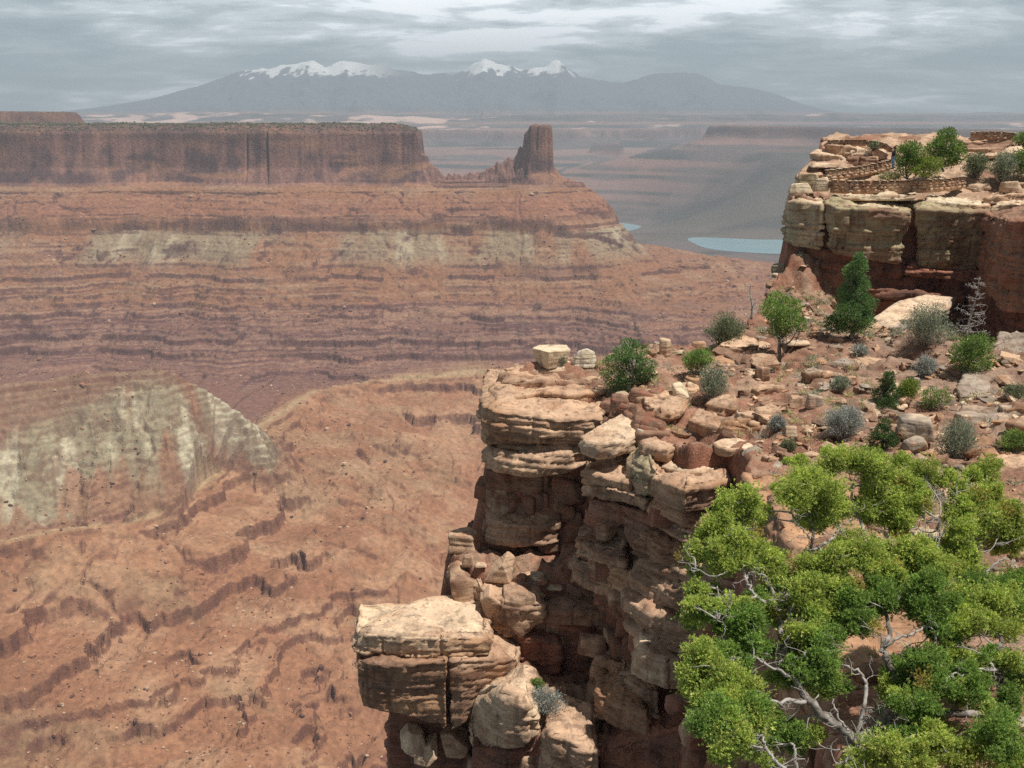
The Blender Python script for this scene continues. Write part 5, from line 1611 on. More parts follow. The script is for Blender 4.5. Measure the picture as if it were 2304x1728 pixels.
# ---- rubble: stones nobody could count
def build_rubble():
    rs = np.random.RandomState(88)
    bv, bf = ICO[2]
    N = 6500
    x = rs.uniform(5, 46, N * 4)
    y = rs.uniform(14, 82, N * 4)
    sb = sdf_poly(x, y, BENCH_POLY)
    den = fbm2(x / 3, y / 3, 4, 801) + rs.uniform(-0.8, 0.8, N * 4) + 0.25 * (x > 12)
    den = np.where(sb < -0.25, den, -9)
    k = np.argsort(-den)[:N]
    x, y = x[k], y[k]
    h = near_height(x, y)
    s = np.clip(rs.lognormal(-2.15, 0.62, N), 0.045, 0.55)
    sc = s[:, None] * rs.uniform(0.7, 1.5, (N, 3)) * np.array([1, 1, 0.5])
    base = bv[None]
    n6 = rs.normal(size=(N, 9, 3))
    n6 /= np.linalg.norm(n6, axis=2, keepdims=True)
    d6 = rs.uniform(0.5, 1.0, (N, 9))
    q = np.clip(np.einsum('vk,nmk->nvm', bv, n6) / d6[:, None, :], 0, None).max(2)
    r = 1 / np.maximum(q, 0.5)
    V = base * r[..., None] * sc[:, None, :]
    a = rs.uniform(0, 6.28, N)
    tl = rs.uniform(-0.35, 0.35, N)
    ca, sa = np.cos(a)[:, None], np.sin(a)[:, None]
    z = V[..., 2] + V[..., 0] * tl[:, None]
    V = np.stack([V[..., 0] * ca - V[..., 1] * sa, V[..., 0] * sa + V[..., 1] * ca, z], -1) + np.stack([x, y, h + s * 0.14], -1)[:, None, :]
    pal = np.array([C_TAN, C_ORANGE, C_BROWN, C_PALE, C_GREY, C_TAN])
    cc = pal[rs.randint(0, 6, N)] * rs.uniform(0.8, 1.15, (N, 1))
    Fc = (bf[None] + (np.arange(N) * len(bv))[:, None, None]).reshape(-1, 3)
    o = new_mesh('rubble', V.reshape(-1, 3), Fc, ROCK, smooth=False, col=np.repeat(cc[:, None], len(bv), 1).reshape(-1, 3))
    tag(o, 'loose broken stones strewn over the red bench', 'rubble', kind='stuff')


build_rubble()


# ---- dry stone walls of the overlook
def stone_wall(path, height, label, seed, thick=0.5):
    rs = np.random.RandomState(seed)
    P = np.array(path)
    L = np.r_[0, np.cumsum(np.linalg.norm(np.diff(P[:, :2], axis=0), axis=1))]
    bag = Bag()
    zoff = 0.0
    courses = [0.30, 0.26, 0.22, 0.16, 0.12]
    tot = sum(courses)
    courses = [c * height / tot for c in courses]
    for ci, ch in enumerate(courses):
        s = -rs.uniform(0, 0.3)
        while s < L[-1]:
            w = rs.uniform(0.28, 0.75) * (1.25 if ci == 0 else 1.0) * (1.15 if ci == len(courses) - 1 else 1)
            c = min(max(s + w / 2, 0), L[-1])
            p = np.array([np.interp(c, L, P[:, k]) for k in range(3)])
            i = min(np.searchsorted(L, c, 'right') - 1, len(P) - 2)
            t = P[i + 1, :2] - P[i, :2]
            t /= np.linalg.norm(t)
            R = np.array([[t[0], -t[1], 0], [t[1], t[0], 0], [0, 0, 1]])
            hh = ch * rs.uniform(0.85, 1.15)
            th = thick * rs.uniform(0.85, 1.1) + (0.1 if ci == len(courses) - 1 else 0)
            B = np.array([[sx * w / 2 * rs.uniform(0.86, 1.0), sy * th / 2, sz * hh / 2 * rs.uniform(0.85, 1.02)] for sx in (-1, 1) for sy in (-1, 1) for sz in (-1, 1)])
            B = B @ R.T + p + [0, 0, zoff + ch / 2]
            col = [C_TAN, C_ORANGE, C_PALE, C_BROWN, C_TAN][rs.randint(5)] if ci < len(courses) - 1 else [C_CREAM, C_PALE, C_TAN][rs.randint(3)]
            bag.add(*poly_rock(B, p=50, sub=2, rough=0.02, seed=rs.randint(999), col=col, col2=C_TAN))
            s += w - 0.01
        zoff += ch
    for i in range(len(P) - 1):                 # backing core added inside the wall to lighten the dark gaps
        n_ = np.array([-(P[i + 1, 1] - P[i, 1]), P[i + 1, 0] - P[i, 0], 0])
        n_ = n_ / np.linalg.norm(n_) * thick * 0.36
        B = np.array([p_ + s_ * n_ + [0, 0, z_] for p_ in (P[i], P[i + 1]) for s_ in (-1, 1) for z_ in (-0.1, height * 0.9)])
        bag.add(*poly_rock(B, p=60, sub=3, rough=0.004, seed=i, col=C_TAN, col2=C_ORANGE))
    o0 = P.mean(0)
    o = bag.build('stone_wall', ROCK, origin=o0)
    o.location = o0
    tag(o, label, 'stone wall')


def zlow(pts):
    return [at(*p) for p in pts]


stone_wall(zlow([(830, 191.5, 82), (850, 193, 81.6), (880, 192.5, 81.6), (915, 192, 81.8), (945, 190.5, 82.2), (962, 188, 83.4)]), 1.0, 'long low dry stone wall along the front of the overlook', 5)
stone_wall(zlow([(826, 180, 84.4), (842, 178, 85), (858, 176, 85.6), (874, 173, 86.6), (889, 169, 87.8)]), 0.85, 'shorter curving dry stone wall that climbs to the standing person', 6)
stone_wall(zlow([(827, 145.5, 93.4), (846, 145, 93), (866, 145, 92.6), (884, 148, 92.4), (891, 152, 92.2)]), 0.5, 'stone parapet along the top of the highest rock on the overlook', 7)
stone_wall(zlow([(970, 140, 97), (985, 139, 96.6), (1005, 139.5, 96.6), (1014, 141, 96.6)]), 0.75, 'rough stone pile wall on the ledges at the upper right of the overlook', 8)
# ------------------------------------------------------------------ plants
def leaf_material(name, trans=0.25, rough=0.6):
    m = bpy.data.materials.new(name)
    m.use_nodes = True
    nt = m.node_tree
    b = nt.nodes['Principled BSDF']
    b.inputs['Roughness'].default_value = rough
    b.inputs['Specular IOR Level'].default_value = 0.25
    a = NT(nt, 'ShaderNodeAttribute', attribute_name='Col')
    geo = NT(nt, 'ShaderNodeNewGeometry')
    n = NT(nt, 'ShaderNodeTexNoise')
    n.inputs['Scale'].default_value = 3.0
    nt.links.new(geo.outputs['Position'], n.inputs['Vector'])
    c = mixc(nt, 1.0, a.outputs['Color'], ramp(nt, n.outputs[0], [(0.3, g(0.8)), (0.7, g(1.2))]), 'MULTIPLY')
    nt.links.new(c, b.inputs['Base Color'])
    tr = NT(nt, 'ShaderNodeBsdfTranslucent')
    nt.links.new(c, tr.inputs[0])
    mx = NT(nt, 'ShaderNodeMixShader')
    mx.inputs[0].default_value = trans
    nt.links.new(b.outputs[0], mx.inputs[1])
    nt.links.new(tr.outputs[0], mx.inputs[2])
    nt.links.new(mx.outputs[0], nt.nodes['Material Output'].inputs[0])
    return m


LEAF = leaf_material("juniper_leaf", 0.34)
BARK = simple_mat("grey_bark", (0.13, 0.11, 0.095), 0.9, (6.0, (0.33, 0.30, 0.27), 0.42, 0.65), 0.15, (14.0, 0.02))
DEADW = simple_mat("bleached_wood", (0.38, 0.35, 0.32), 0.9, (9.0, (0.22, 0.195, 0.175), 0.45, 0.7), 0.15, (18.0, 0.01))


def unit(v):
    return v / (np.linalg.norm(v, axis=-1, keepdims=True) + 1e-9)


def diamonds(base, direc, length, width, rs, roll=None):
    """leaf blades: one four-cornered blade each; base (N,3), direc (N,3)"""
    d = unit(direc)
    r = unit(np.cross(d, unit(rs.normal(size=d.shape))))
    L = length[:, None]
    W = width[:, None]
    mid = base + d * L * 0.45
    V = np.stack([base, mid + r * W / 2, base + d * L, mid - r * W / 2], 1)
    return V


def quads(n):
    return np.arange(n * 4, dtype=np.int32).reshape(n, 4)


def tube(path, rad, sides=6, seed=0, wob=0.0):
    P = np.asarray(path, float)
    rad = np.asarray(rad, float)
    n = len(P)
    t = unit(np.gradient(P, axis=0))
    ref = np.array([0.3, 0.2, 1.0]) if abs(t[0, 2]) < 0.8 else np.array([1.0, 0.1, 0.1])
    a = unit(np.cross(t, ref))
    b = np.cross(t, a)
    th = np.linspace(0, 2 * np.pi, sides, endpoint=False)
    rs = np.random.RandomState(seed)
    rr = rad[:, None] * (1 + wob * rs.uniform(-1, 1, (n, sides)))
    V = P[:, None] + a[:, None] * (np.cos(th)[None, :, None] * rr[..., None]) + b[:, None] * (np.sin(th)[None, :, None] * rr[..., None])
    V = V.reshape(-1, 3)
    i = np.arange(n * sides).reshape(n, sides)
    j = np.roll(i, -1, 1)
    Fq = np.stack([i[:-1], j[:-1], j[1:], i[1:]], -1).reshape(-1, 4)
    tri = np.vstack([Fq[:, [0, 1, 2]], Fq[:, [0, 2, 3]]])
    nv = len(V)
    V = np.vstack([V, P[:1], P[-1:] + t[-1:] * rad[-1]])
    cap = np.vstack([np.c_[j[0], i[0], np.full(sides, nv)], np.c_[i[-1], j[-1], np.full(sides, nv + 1)]])
    return V, np.vstack([tri, cap])


def limb(p0, p1, r0, r1, rs, bend=0.12, n=8, sag=0.0):
    p0, p1 = np.array(p0, float), np.array(p1, float)
    t = np.linspace(0, 1, n)
    L = np.linalg.norm(p1 - p0)
    o1, o2 = rs.normal(size=3) * bend * L, rs.normal(size=3) * bend * L * 0.6
    P = p0 + (p1 - p0) * t[:, None] + o1 * np.sin(np.pi * t)[:, None] + o2 * np.sin(2 * np.pi * t)[:, None]
    P[:, 2] += sag * L * np.sin(np.pi * t)
    return P, r0 + (r1 - r0) * t ** 0.8


GREENS = {
    'juniper': [(0.150, 0.247, 0.053), (0.255, 0.360, 0.083), (0.083, 0.150, 0.042)],
    'dark': [(0.068, 0.128, 0.038), (0.112, 0.188, 0.053), (0.045, 0.090, 0.030)],
    'bright': [(0.225, 0.352, 0.075), (0.150, 0.255, 0.060), (0.300, 0.420, 0.120)],
    'yellow': [(0.225, 0.300, 0.053), (0.300, 0.375, 0.075), (0.150, 0.210, 0.045)],
    'pinyon': [(0.15, 0.26, 0.08), (0.112, 0.210, 0.068), (0.180, 0.300, 0.090), (0.075, 0.150, 0.053)],
    'olive': [(0.195, 0.232, 0.112), (0.270, 0.300, 0.165), (0.135, 0.173, 0.083)],
    'greygreen': [(0.255, 0.300, 0.188), (0.345, 0.375, 0.255), (0.180, 0.232, 0.135)],
    'sage': [(0.330, 0.360, 0.323), (0.435, 0.450, 0.413), (0.240, 0.277, 0.240)],
    'grass': [(0.540, 0.480, 0.240), (0.390, 0.405, 0.180), (0.675, 0.600, 0.360)],
}


def crown_mesh(blobs, kind, rs, leaf, density, up=0.5, width=0.42):
    """blobs: (centre, radii, n) -> leaf blades filling uneven clumps"""
    pal = np.array(GREENS[kind])
    Vs, Cs = [], []
    for c, r in blobs:
        c, r = np.array(c), np.array(r)
        n = int(density * (r[0] * r[1] + r[0] * r[2] + r[1] * r[2]) * 13 / (leaf * leaf))
        n = max(n, 12)
        d = unit(rs.normal(size=(n, 3)))
        lump = 1 + 0.30 * vnoise3(d[:, 0] * 2.3 + c[0] * 7, d[:, 1] * 2.3 + c[1] * 7, d[:, 2] * 2.3 + c[2] * 5, 5)
        rad = (0.30 + 0.70 * rs.uniform(0, 1, n) ** 0.55) * lump
        p = c + d * r * rad[:, None]
        dr = d * 1.0 + rs.normal(size=(n, 3)) * 0.55 + np.array([0, 0, up])
        L = leaf * rs.uniform(0.6, 1.5, n)
        V = diamonds(p, dr, L, L * width * rs.uniform(0.7, 1.3, n), rs)
        w = rs.rand(n)
        clump = vnoise3(p[:, 0] / 0.28, p[:, 1] / 0.28, p[:, 2] / 0.28, 61)
        c0 = np.where((clump + rs.uniform(-0.5, 0.5, n) > 0.1)[:, None], pal[1], pal[0])
        c0 = np.where((w < 0.2)[:, None], pal[2], c0) * rs.uniform(0.8, 1.2, (n, 1))
        Vs.append(V.reshape(-1, 3))
        Cs.append(np.repeat(c0, 4, 0))
    V = np.vstack(Vs)
    return V, quads(len(V) // 4), np.vstack(Cs)


def plant(box, kind, label, name, cat, seed=1, blobs=None, trunk=True, leaf=None, density=1.0, pos=None, group=None, dead=0, up=0.5, width=0.42, deep=0.85, dead_only=False, wisps=0):
    """box in the picture -> plant at the spot where its foot meets the ground; blobs in box fractions (cx, cy, rx, ry)"""
    u0, v0, u1, v1 = box
    um = (u0 + u1) / 2
    q = near_ground(um, v1 - 1.5) if pos is None else at(um, v1, pos)
    if q is None:
        print('no ground for', label)
        return
    s = px_scale(um, v1, q[1])
    W, H = (u1 - u0) * s * 1.08, (v1 - v0) * s * 1.04
    rs = np.random.RandomState(seed)
    root = empty(name, q)
    tag(root, label, cat, group)
    blobs = blobs or [(0.3, 0.42, 0.28, 0.34), (0.66, 0.36, 0.3, 0.34), (0.5, 0.66, 0.42, 0.32), (0.5, 0.25, 0.25, 0.25)]
    B = []
    for (cx, cy, rx, ry) in blobs:
        r = np.array([rx * W, (rx * W + ry * H) / 2 * deep, ry * H]) * np.array([1, 1, 0.95])
        B.append(((cx - 0.5) * W, rs.uniform(-0.25, 0.25) * W * deep, max((1 - cy) * H, r[2] * 0.75), r))
    leaf = leaf or max(0.035, 1.6 * s)
    if not dead_only:
        V, Fc, C = crown_mesh([((b[0], b[1], b[2]), b[3]) for b in B], kind, rs, leaf, density, up, width)
        new_mesh('crown', V, Fc, LEAF, root, smooth=False, col=C)
    if trunk:
        bag = Bag()
        r0 = 0.018 * max(W, H) + 0.012
        top_b = max(B, key=lambda q_: q_[2])
        PM, RM = limb((0, 0, -0.15), (top_b[0], top_b[1], top_b[2]), r0 * 1.5, r0 * 0.4, rs, 0.04, 10)
        bag.add(*tube(PM, RM, 7, 3, 0.12), (0.3, 0.3, 0.3))
        for b in B:
            k0 = int(np.argmin(np.abs(PM[:, 2] - 0.45 * b[2]))) if H > 1.5 * W or cat == 'tree' else 0
            P, R = limb(PM[k0], (b[0], b[1], b[2] + 0.3 * b[3][2]), r0 * 0.8, r0 * 0.2, rs)
            bag.add(*tube(P, R, 6, rs.randint(99), 0.12), (0.3, 0.3, 0.3))
            for _ in range(3):
                e = np.array([b[0], b[1], b[2]]) + unit(rs.normal(size=3)) * b[3] * 0.95
                P2, R2 = limb(P[rs.randint(4, 7)], e, r0 * 0.3, r0 * 0.08, rs, n=5)
                bag.add(*tube(P2, R2, 4), (0.3, 0.3, 0.3))
        bag.build('trunk', BARK, root)
    if dead:
        bag = Bag()
        for _ in range(dead):
            b = B[rs.randint(len(B))]
            e = np.array([b[0], b[1], b[2]]) + unit(rs.normal(size=3) + [0, -0.4, 0.2]) * b[3] * rs.uniform(0.9, 1.25)
            P, R = limb((0, 0, 0.05 * H), e, 0.012 + 0.3 * s, 0.2 * s, rs, 0.16)
            bag.add(*tube(P, R, 4), (0.4, 0.4, 0.4))
            for _ in range(4):
                k = rs.randint(3, 7)
                e2 = P[k] + unit(rs.normal(size=3)) * 0.14 * H
                P2, R2 = limb(P[k], e2, 0.35 * s, 0.14 * s, rs, n=4)
                bag.add(*tube(P2, R2, 3), (0.4, 0.4, 0.4))
        bag.build('dead_branches', DEADW, root)
    return root


def brush(box, kind, label, name, cat, seed=1, pos=None, group=None, n=900, leaf=None):
    """open brushy shrub of thin upward twigs with small leaves along them"""
    u0, v0, u1, v1 = box
    um = (u0 + u1) / 2
    q = near_ground(um, v1 - 1.5) if pos is None else at(um, v1, pos)
    if q is None:
        print('no ground for', label)
        return
    s = px_scale(um, v1, q[1])
    W, H = (u1 - u0) * s, (v1 - v0) * s
    rs = np.random.RandomState(seed)
    root = empty(name, q)
    tag(root, label, cat, group)
    m = 120
    n = int(n * 2.6)
    az = rs.uniform(0, 6.28, m)
    ln = rs.uniform(0.15, 1.0, m) ** 0.7
    tip = np.c_[np.cos(az) * ln * W * 0.5, np.sin(az) * ln * W * 0.42, H * np.sqrt(np.clip(1.02 - (ln * 0.93) ** 2, 0.08, 1)) * rs.uniform(0.72, 1.0, m)]
    bag = Bag()
    pal = np.array(GREENS[kind])
    Vs, Cs = [], []
    leaf = leaf or max(0.03, 1.6 * s)
    for k in range(m):
        P, R = limb((rs.normal() * 0.03 * W, rs.normal() * 0.03 * W, -0.03), tip[k], 0.012 + 0.12 * s, 0.1 * s, rs, 0.08, 6, 0.06)
        bag.add(*tube(P, R, 3), (0.4, 0.4, 0.4))
        nn = max(6, n // m)
        t = rs.uniform(0.28, 1.0, nn) ** 0.75
        base = np.stack([np.interp(t, np.linspace(0, 1, 6), P[:, i]) for i in range(3)], -1) + rs.normal(size=(nn, 3)) * 0.055 * W * np.array([1, 1, 0.8])
        L = leaf * rs.uniform(0.7, 1.6, nn)
        V = diamonds(base, (P[-1] - P[0]) / (np.linalg.norm(P[-1]) + 1e-6) + rs.normal(size=(nn, 3)) * 0.6, L, L * 0.36, rs)
        Vs.append(V.reshape(-1, 3))
        Cs.append(np.repeat(pal[rs.randint(0, 3, nn)] * rs.uniform(0.8, 1.2, (nn, 1)), 4, 0))
    V = np.vstack(Vs)
    new_mesh('foliage', V, quads(len(V) // 4), LEAF, root, smooth=False, col=np.vstack(Cs))
    bag.build('stems', DEADW if kind in ('sage', 'greygreen') else BARK, root)
    return root


GJ = 'trees and bushes of the bench'
CONE = [(0.5, 0.07, 0.09, 0.09), (0.5, 0.14, 0.15, 0.12), (0.46, 0.24, 0.20, 0.13), (0.60, 0.36, 0.24, 0.12), (0.42, 0.46, 0.27, 0.13), (0.66, 0.58, 0.32, 0.13), (0.34, 0.66, 0.28, 0.13), (0.55, 0.80, 0.42, 0.15), (0.25, 0.84, 0.24, 0.12), (0.78, 0.76, 0.22, 0.13)]
plant((827, 257.5, 872, 340), 'pinyon', 'pointed green pine standing against the dark foot of the overlook', 'pinyon_pine', 'tree', 11, CONE, density=1.7, leaf=0.12, up=0.8)
plant((757, 296, 800, 366), 'bright', 'leaning juniper with two green lobes above a bare forked trunk', 'juniper_tree', 'tree', 12,
      [(0.28, 0.22, 0.27, 0.17), (0.72, 0.24, 0.24, 0.19), (0.55, 0.36, 0.36, 0.15), (0.50, 0.52, 0.28, 0.15), (0.86, 0.42, 0.12, 0.12), (0.42, 0.10, 0.2, 0.09)], density=1.2, dead=5, leaf=0.11)
plant((604, 340, 655, 397), 'pinyon', 'broad dark green pine growing out of the nose ledge', 'pinyon_pine', 'tree', 13,
      [(0.5, 0.10, 0.17, 0.10), (0.36, 0.22, 0.22, 0.13), (0.62, 0.24, 0.24, 0.13), (0.25, 0.42, 0.26, 0.14), (0.55, 0.44, 0.26, 0.16), (0.80, 0.46, 0.20, 0.13), (0.22, 0.64, 0.24, 0.15), (0.52, 0.68, 0.30, 0.16), (0.78, 0.62, 0.22, 0.12), (0.35, 0.83, 0.26, 0.12)],
      density=0.95, leaf=0.10, pos=53.2, dead=2)
plant((682, 350, 714, 376), 'bright', 'round bright green bush at the back of the red soil', 'juniper_bush', 'bush', 14, density=1.1, leaf=0.085)
brush((697, 362, 729, 404), 'greygreen', 'grey green twiggy brush in front of the round bright bush', 'desert_shrub', 'shrub', 15, n=1700)
brush((703, 311, 746, 352), 'olive', 'big olive brush on the bench edge left of the leaning juniper', 'desert_shrub', 'shrub', 16, n=2400)
plant((680, 330, 692.5, 345), 'greygreen', 'small lone bush on the skyline of the bench edge', 'desert_bush', 'bush', 17, leaf=0.09)
brush((899, 299, 951, 348), 'greygreen', 'wide pale green brush on the slope below the overlook', 'desert_shrub', 'shrub', 18, n=2600)
plant((945, 336, 992, 374), 'juniper', 'green bush at the foot of the grey dead tree', 'juniper_bush', 'bush', 19, density=1.0, leaf=0.11, dead=5)
plant((873, 374, 898, 412), 'dark', 'dark upright juniper bush in the middle of the bench', 'juniper_bush', 'bush', 20,
      [(0.52, 0.16, 0.2, 0.17), (0.55, 0.36, 0.3, 0.2), (0.3, 0.62, 0.3, 0.2), (0.65, 0.60, 0.34, 0.24), (0.45, 0.82, 0.42, 0.18)], density=1.4, leaf=0.075)
plant((894, 380, 917, 407), 'yellow', 'yellow green bush touching the dark upright juniper', 'broom_bush', 'bush', 21, density=1.2, leaf=0.08, up=1.2)
plant((918, 387, 948, 412), 'juniper', 'twin green bush right of the yellow green bush', 'juniper_bush', 'bush', 22, [(0.3, 0.4, 0.3, 0.34), (0.78, 0.5, 0.22, 0.4), (0.35, 0.75, 0.25, 0.2)], density=0.8, leaf=0.075, dead=4)
brush((820, 402, 866, 441), 'sage', 'large blue grey sagebrush in the middle of the bench', 'sagebrush', 'shrub', 23, n=2800)
plant((869, 421, 895, 455), 'dark', 'small dark juniper beside the blue grey sagebrush', 'juniper_bush', 'bush', 24,
      [(0.6, 0.2, 0.22, 0.2), (0.5, 0.42, 0.36, 0.24), (0.4, 0.7, 0.4, 0.26), (0.72, 0.6, 0.26, 0.24)], density=1.3, leaf=0.07)
brush((934, 414, 977, 467), 'greygreen', 'tall grey green brush on the right of the bench', 'desert_shrub', 'shrub', 25, n=2600)
plant((998, 432, 1030, 455), 'juniper', 'low green bush cut by the right edge of the view', 'desert_bush', 'bush', 26, leaf=0.075)
brush((768, 415, 786, 433), 'sage', 'small sage clump beside the cream stone', 'sagebrush', 'shrub', 27, n=700)
brush((779, 440, 797, 455), 'olive', 'little olive shrub in front of the round tan stone', 'desert_shrub', 'shrub', 28, n=700)
brush((912, 355, 937, 379), 'sage', 'grey sage bush above the twin green bush', 'sagebrush', 'shrub', 29, n=1100)
brush((830, 376, 850, 394), 'greygreen', 'spiky pale shrub left of the dark upright juniper', 'desert_shrub', 'shrub', 30, n=700)
brush((524, 685, 566, 712), 'sage', 'grey sagebrush on the lowest shelf of the cliff', 'sagebrush', 'shrub', 31, n=1500, pos=42.6)
plant((529, 678, 545, 694), 'juniper', 'small dark green bush behind the sagebrush of the lowest shelf', 'desert_bush', 'bush', 32, leaf=0.06, pos=43.4)
brush((512, 577, 536, 594), 'bright', 'low green plant beside the pyramid boulder', 'desert_shrub', 'shrub', 33, n=900, pos=48.6)
brush((850, 345, 868, 360), 'sage', 'small blue grey sage clump at the foot of the pointed pine', 'sagebrush', 'shrub', 34, n=600)
brush((1002, 384, 1026, 400), 'olive', 'dull olive shrub beside the square grey slab', 'desert_shrub', 'shrub', 35, n=800)
brush((556, 352, 566, 366), 'greygreen', 'tiny grey shrub between the two pale boulders of the nose', 'desert_shrub', 'shrub', 36, n=300, pos=57)
# dead tree with pale branches
def dead_tree(box, label, seed, lean=0.0, n=26, ypos=None):
    u0, v0, u1, v1 = box
    um = (u0 + u1) / 2
    q = near_ground(um, v1 - 1.5) if ypos is None else at(um, v1, ypos)
    s = px_scale(um, v1, q[1])
    W, H = (u1 - u0) * s, (v1 - v0) * s
    rs = np.random.RandomState(seed)
    root = empty('dead_tree', q)
    tag(root, label, 'dead tree')
    P, R = limb((0, 0, -0.1), (lean * W, 0, H), 0.10, 0.02, rs, 0.03, 12)
    new_mesh('trunk', *tube(P, R, 6, 1, 0.1), DEADW, root)
    for i in range(n):
        bag = Bag()
        k = rs.randint(2, 12)
        a = rs.uniform(0, 6.28)
        L = W * 0.5 * (1.05 - k / 14) * rs.uniform(0.6, 1.1)
        e = P[k] + np.array([math.cos(a) * L, math.sin(a) * L, rs.uniform(-0.1, 0.35) * L])
        P2, R2 = limb(P[k], e, 0.03, 0.01, rs, 0.1, 6)
        bag.add(*tube(P2, R2, 4), (0.4, 0.4, 0.4))
        for _ in range(11):
            kk = rs.randint(2, 6)
            e2 = P2[kk] + unit(rs.normal(size=3)) * L * rs.uniform(0.15, 0.4)
            P3, R3 = limb(P2[kk], e2, 0.016, 0.008, rs, 0.1, 4)
            bag.add(*tube(P3, R3, 3), (0.4, 0.4, 0.4))
        bag.build('branch', DEADW, root)


dead_tree((944, 280, 990, 342), 'grey leafless tree on the slope at the right under the overlook', 41, 0.1, 44)
dead_tree((738, 283, 764, 318), 'dark bare snag on the bench edge against the canyon', 42, -0.1, 14, 68.5)
# plants on top of the overlook
plant((893, 143, 921, 177), 'juniper', 'dark green bush just right of the standing person', 'juniper_bush', 'bush', 51, density=1.2, leaf=0.16, pos=82.5)
plant((907, 157, 939, 178), 'yellow', 'yellow green rounded bush in front on the overlook', 'juniper_bush', 'bush', 52, density=1.3, leaf=0.14, pos=81.5)
plant((924, 130, 963, 170), 'juniper', 'tallest dark juniper on the overlook', 'juniper_tree', 'tree', 53,
      [(0.55, 0.18, 0.24, 0.18), (0.5, 0.4, 0.34, 0.22), (0.25, 0.5, 0.24, 0.2), (0.75, 0.6, 0.25, 0.24), (0.5, 0.75, 0.4, 0.22)], density=1.4, leaf=0.16, pos=85)
brush((962, 151, 989, 178), 'olive', 'olive shrub right of the tallest juniper', 'desert_shrub', 'shrub', 54, n=1600, pos=84.5)
brush((987, 150, 1019, 183), 'greygreen', 'large grey green shrub near the right end of the overlook', 'desert_shrub', 'shrub', 55, n=2000, pos=83.5)
plant((1016, 146, 1050, 180), 'juniper', 'green juniper cut by the right edge on the overlook', 'juniper_bush', 'bush', 56, density=1.2, leaf=0.16, pos=83)
plant((1012, 133, 1036, 147), 'juniper', 'small juniper on the skyline at the right edge', 'juniper_bush', 'bush', 57, density=1.2, leaf=0.16, pos=95)
brush((868, 141, 880, 151), 'olive', 'tiny shrub on the highest rock of the overlook', 'desert_shrub', 'shrub', 58, n=300, pos=91.8)
brush((878, 172, 902, 181), 'grass', 'pale tuft of dry grass by the feet of the standing person', 'grass_tuft', 'grass tuft', 59, n=700, pos=82.6)


# ---- low scrub and dry grass on the bench: ground cover
def build_cover():
    rs = np.random.RandomState(99)
    N = 1700
    x = rs.uniform(4, 44, N * 4)
    y = rs.uniform(14, 82, N * 4)
    sb = sdf_poly(x, y, BENCH_POLY)
    den = np.where(sb < -0.4, fbm2(x / 4, y / 4, 3, 803) + rs.uniform(-0.7, 0.7, N * 4), -9)
    k = np.argsort(-den)[:N]
    x, y = x[k], y[k]
    h = near_height(x, y)
    Vs, Cs = [], []
    for i in range(N):
        kind = ['grass', 'sage', 'olive', 'greygreen', 'grass'][rs.randint(5)]
        pal = np.array(GREENS[kind])
        R = rs.uniform(0.12, 0.40) * (1.0 if kind == 'grass' else 1.25)
        n = int(rs.uniform(50, 90))
        d = unit(rs.normal(size=(n, 3)) * [1, 1, 0.6] + [0, 0, 0.75])
        d[:, 2] = np.abs(d[:, 2])
        st = rs.uniform(0.0, 0.5, n) if kind == 'grass' else rs.uniform(0.2, 0.9, n)
        base = np.array([x[i], y[i], h[i] - 0.02]) + d * R * st[:, None] * [1, 1, 0.9]
        L = R * rs.uniform(0.35, 0.8, n) * (1.2 if kind == 'grass' else 0.55)
        V = diamonds(base, d + rs.normal(size=(n, 3)) * 0.3, L, np.maximum(L * (0.12 if kind == 'grass' else 0.3), 0.018), rs)
        Vs.append(V.reshape(-1, 3))
        Cs.append(np.repeat(pal[rs.randint(0, 3, n)], 4, 0))
    V = np.vstack(Vs)
    tag(new_mesh('scrub_cover', V, quads(len(V) // 4), LEAF, smooth=False, col=np.vstack(Cs)), 'dry grass and low scrub dotted over the bench', 'scrub', kind='stuff')


build_cover()
# ------------------------------------------------------------------ the big juniper in front
def JP(cx, cy):                      # crop coordinates of the tree study -> picture
    return 666.7 + cx * 0.20848, 422.2 + cy * 0.20848


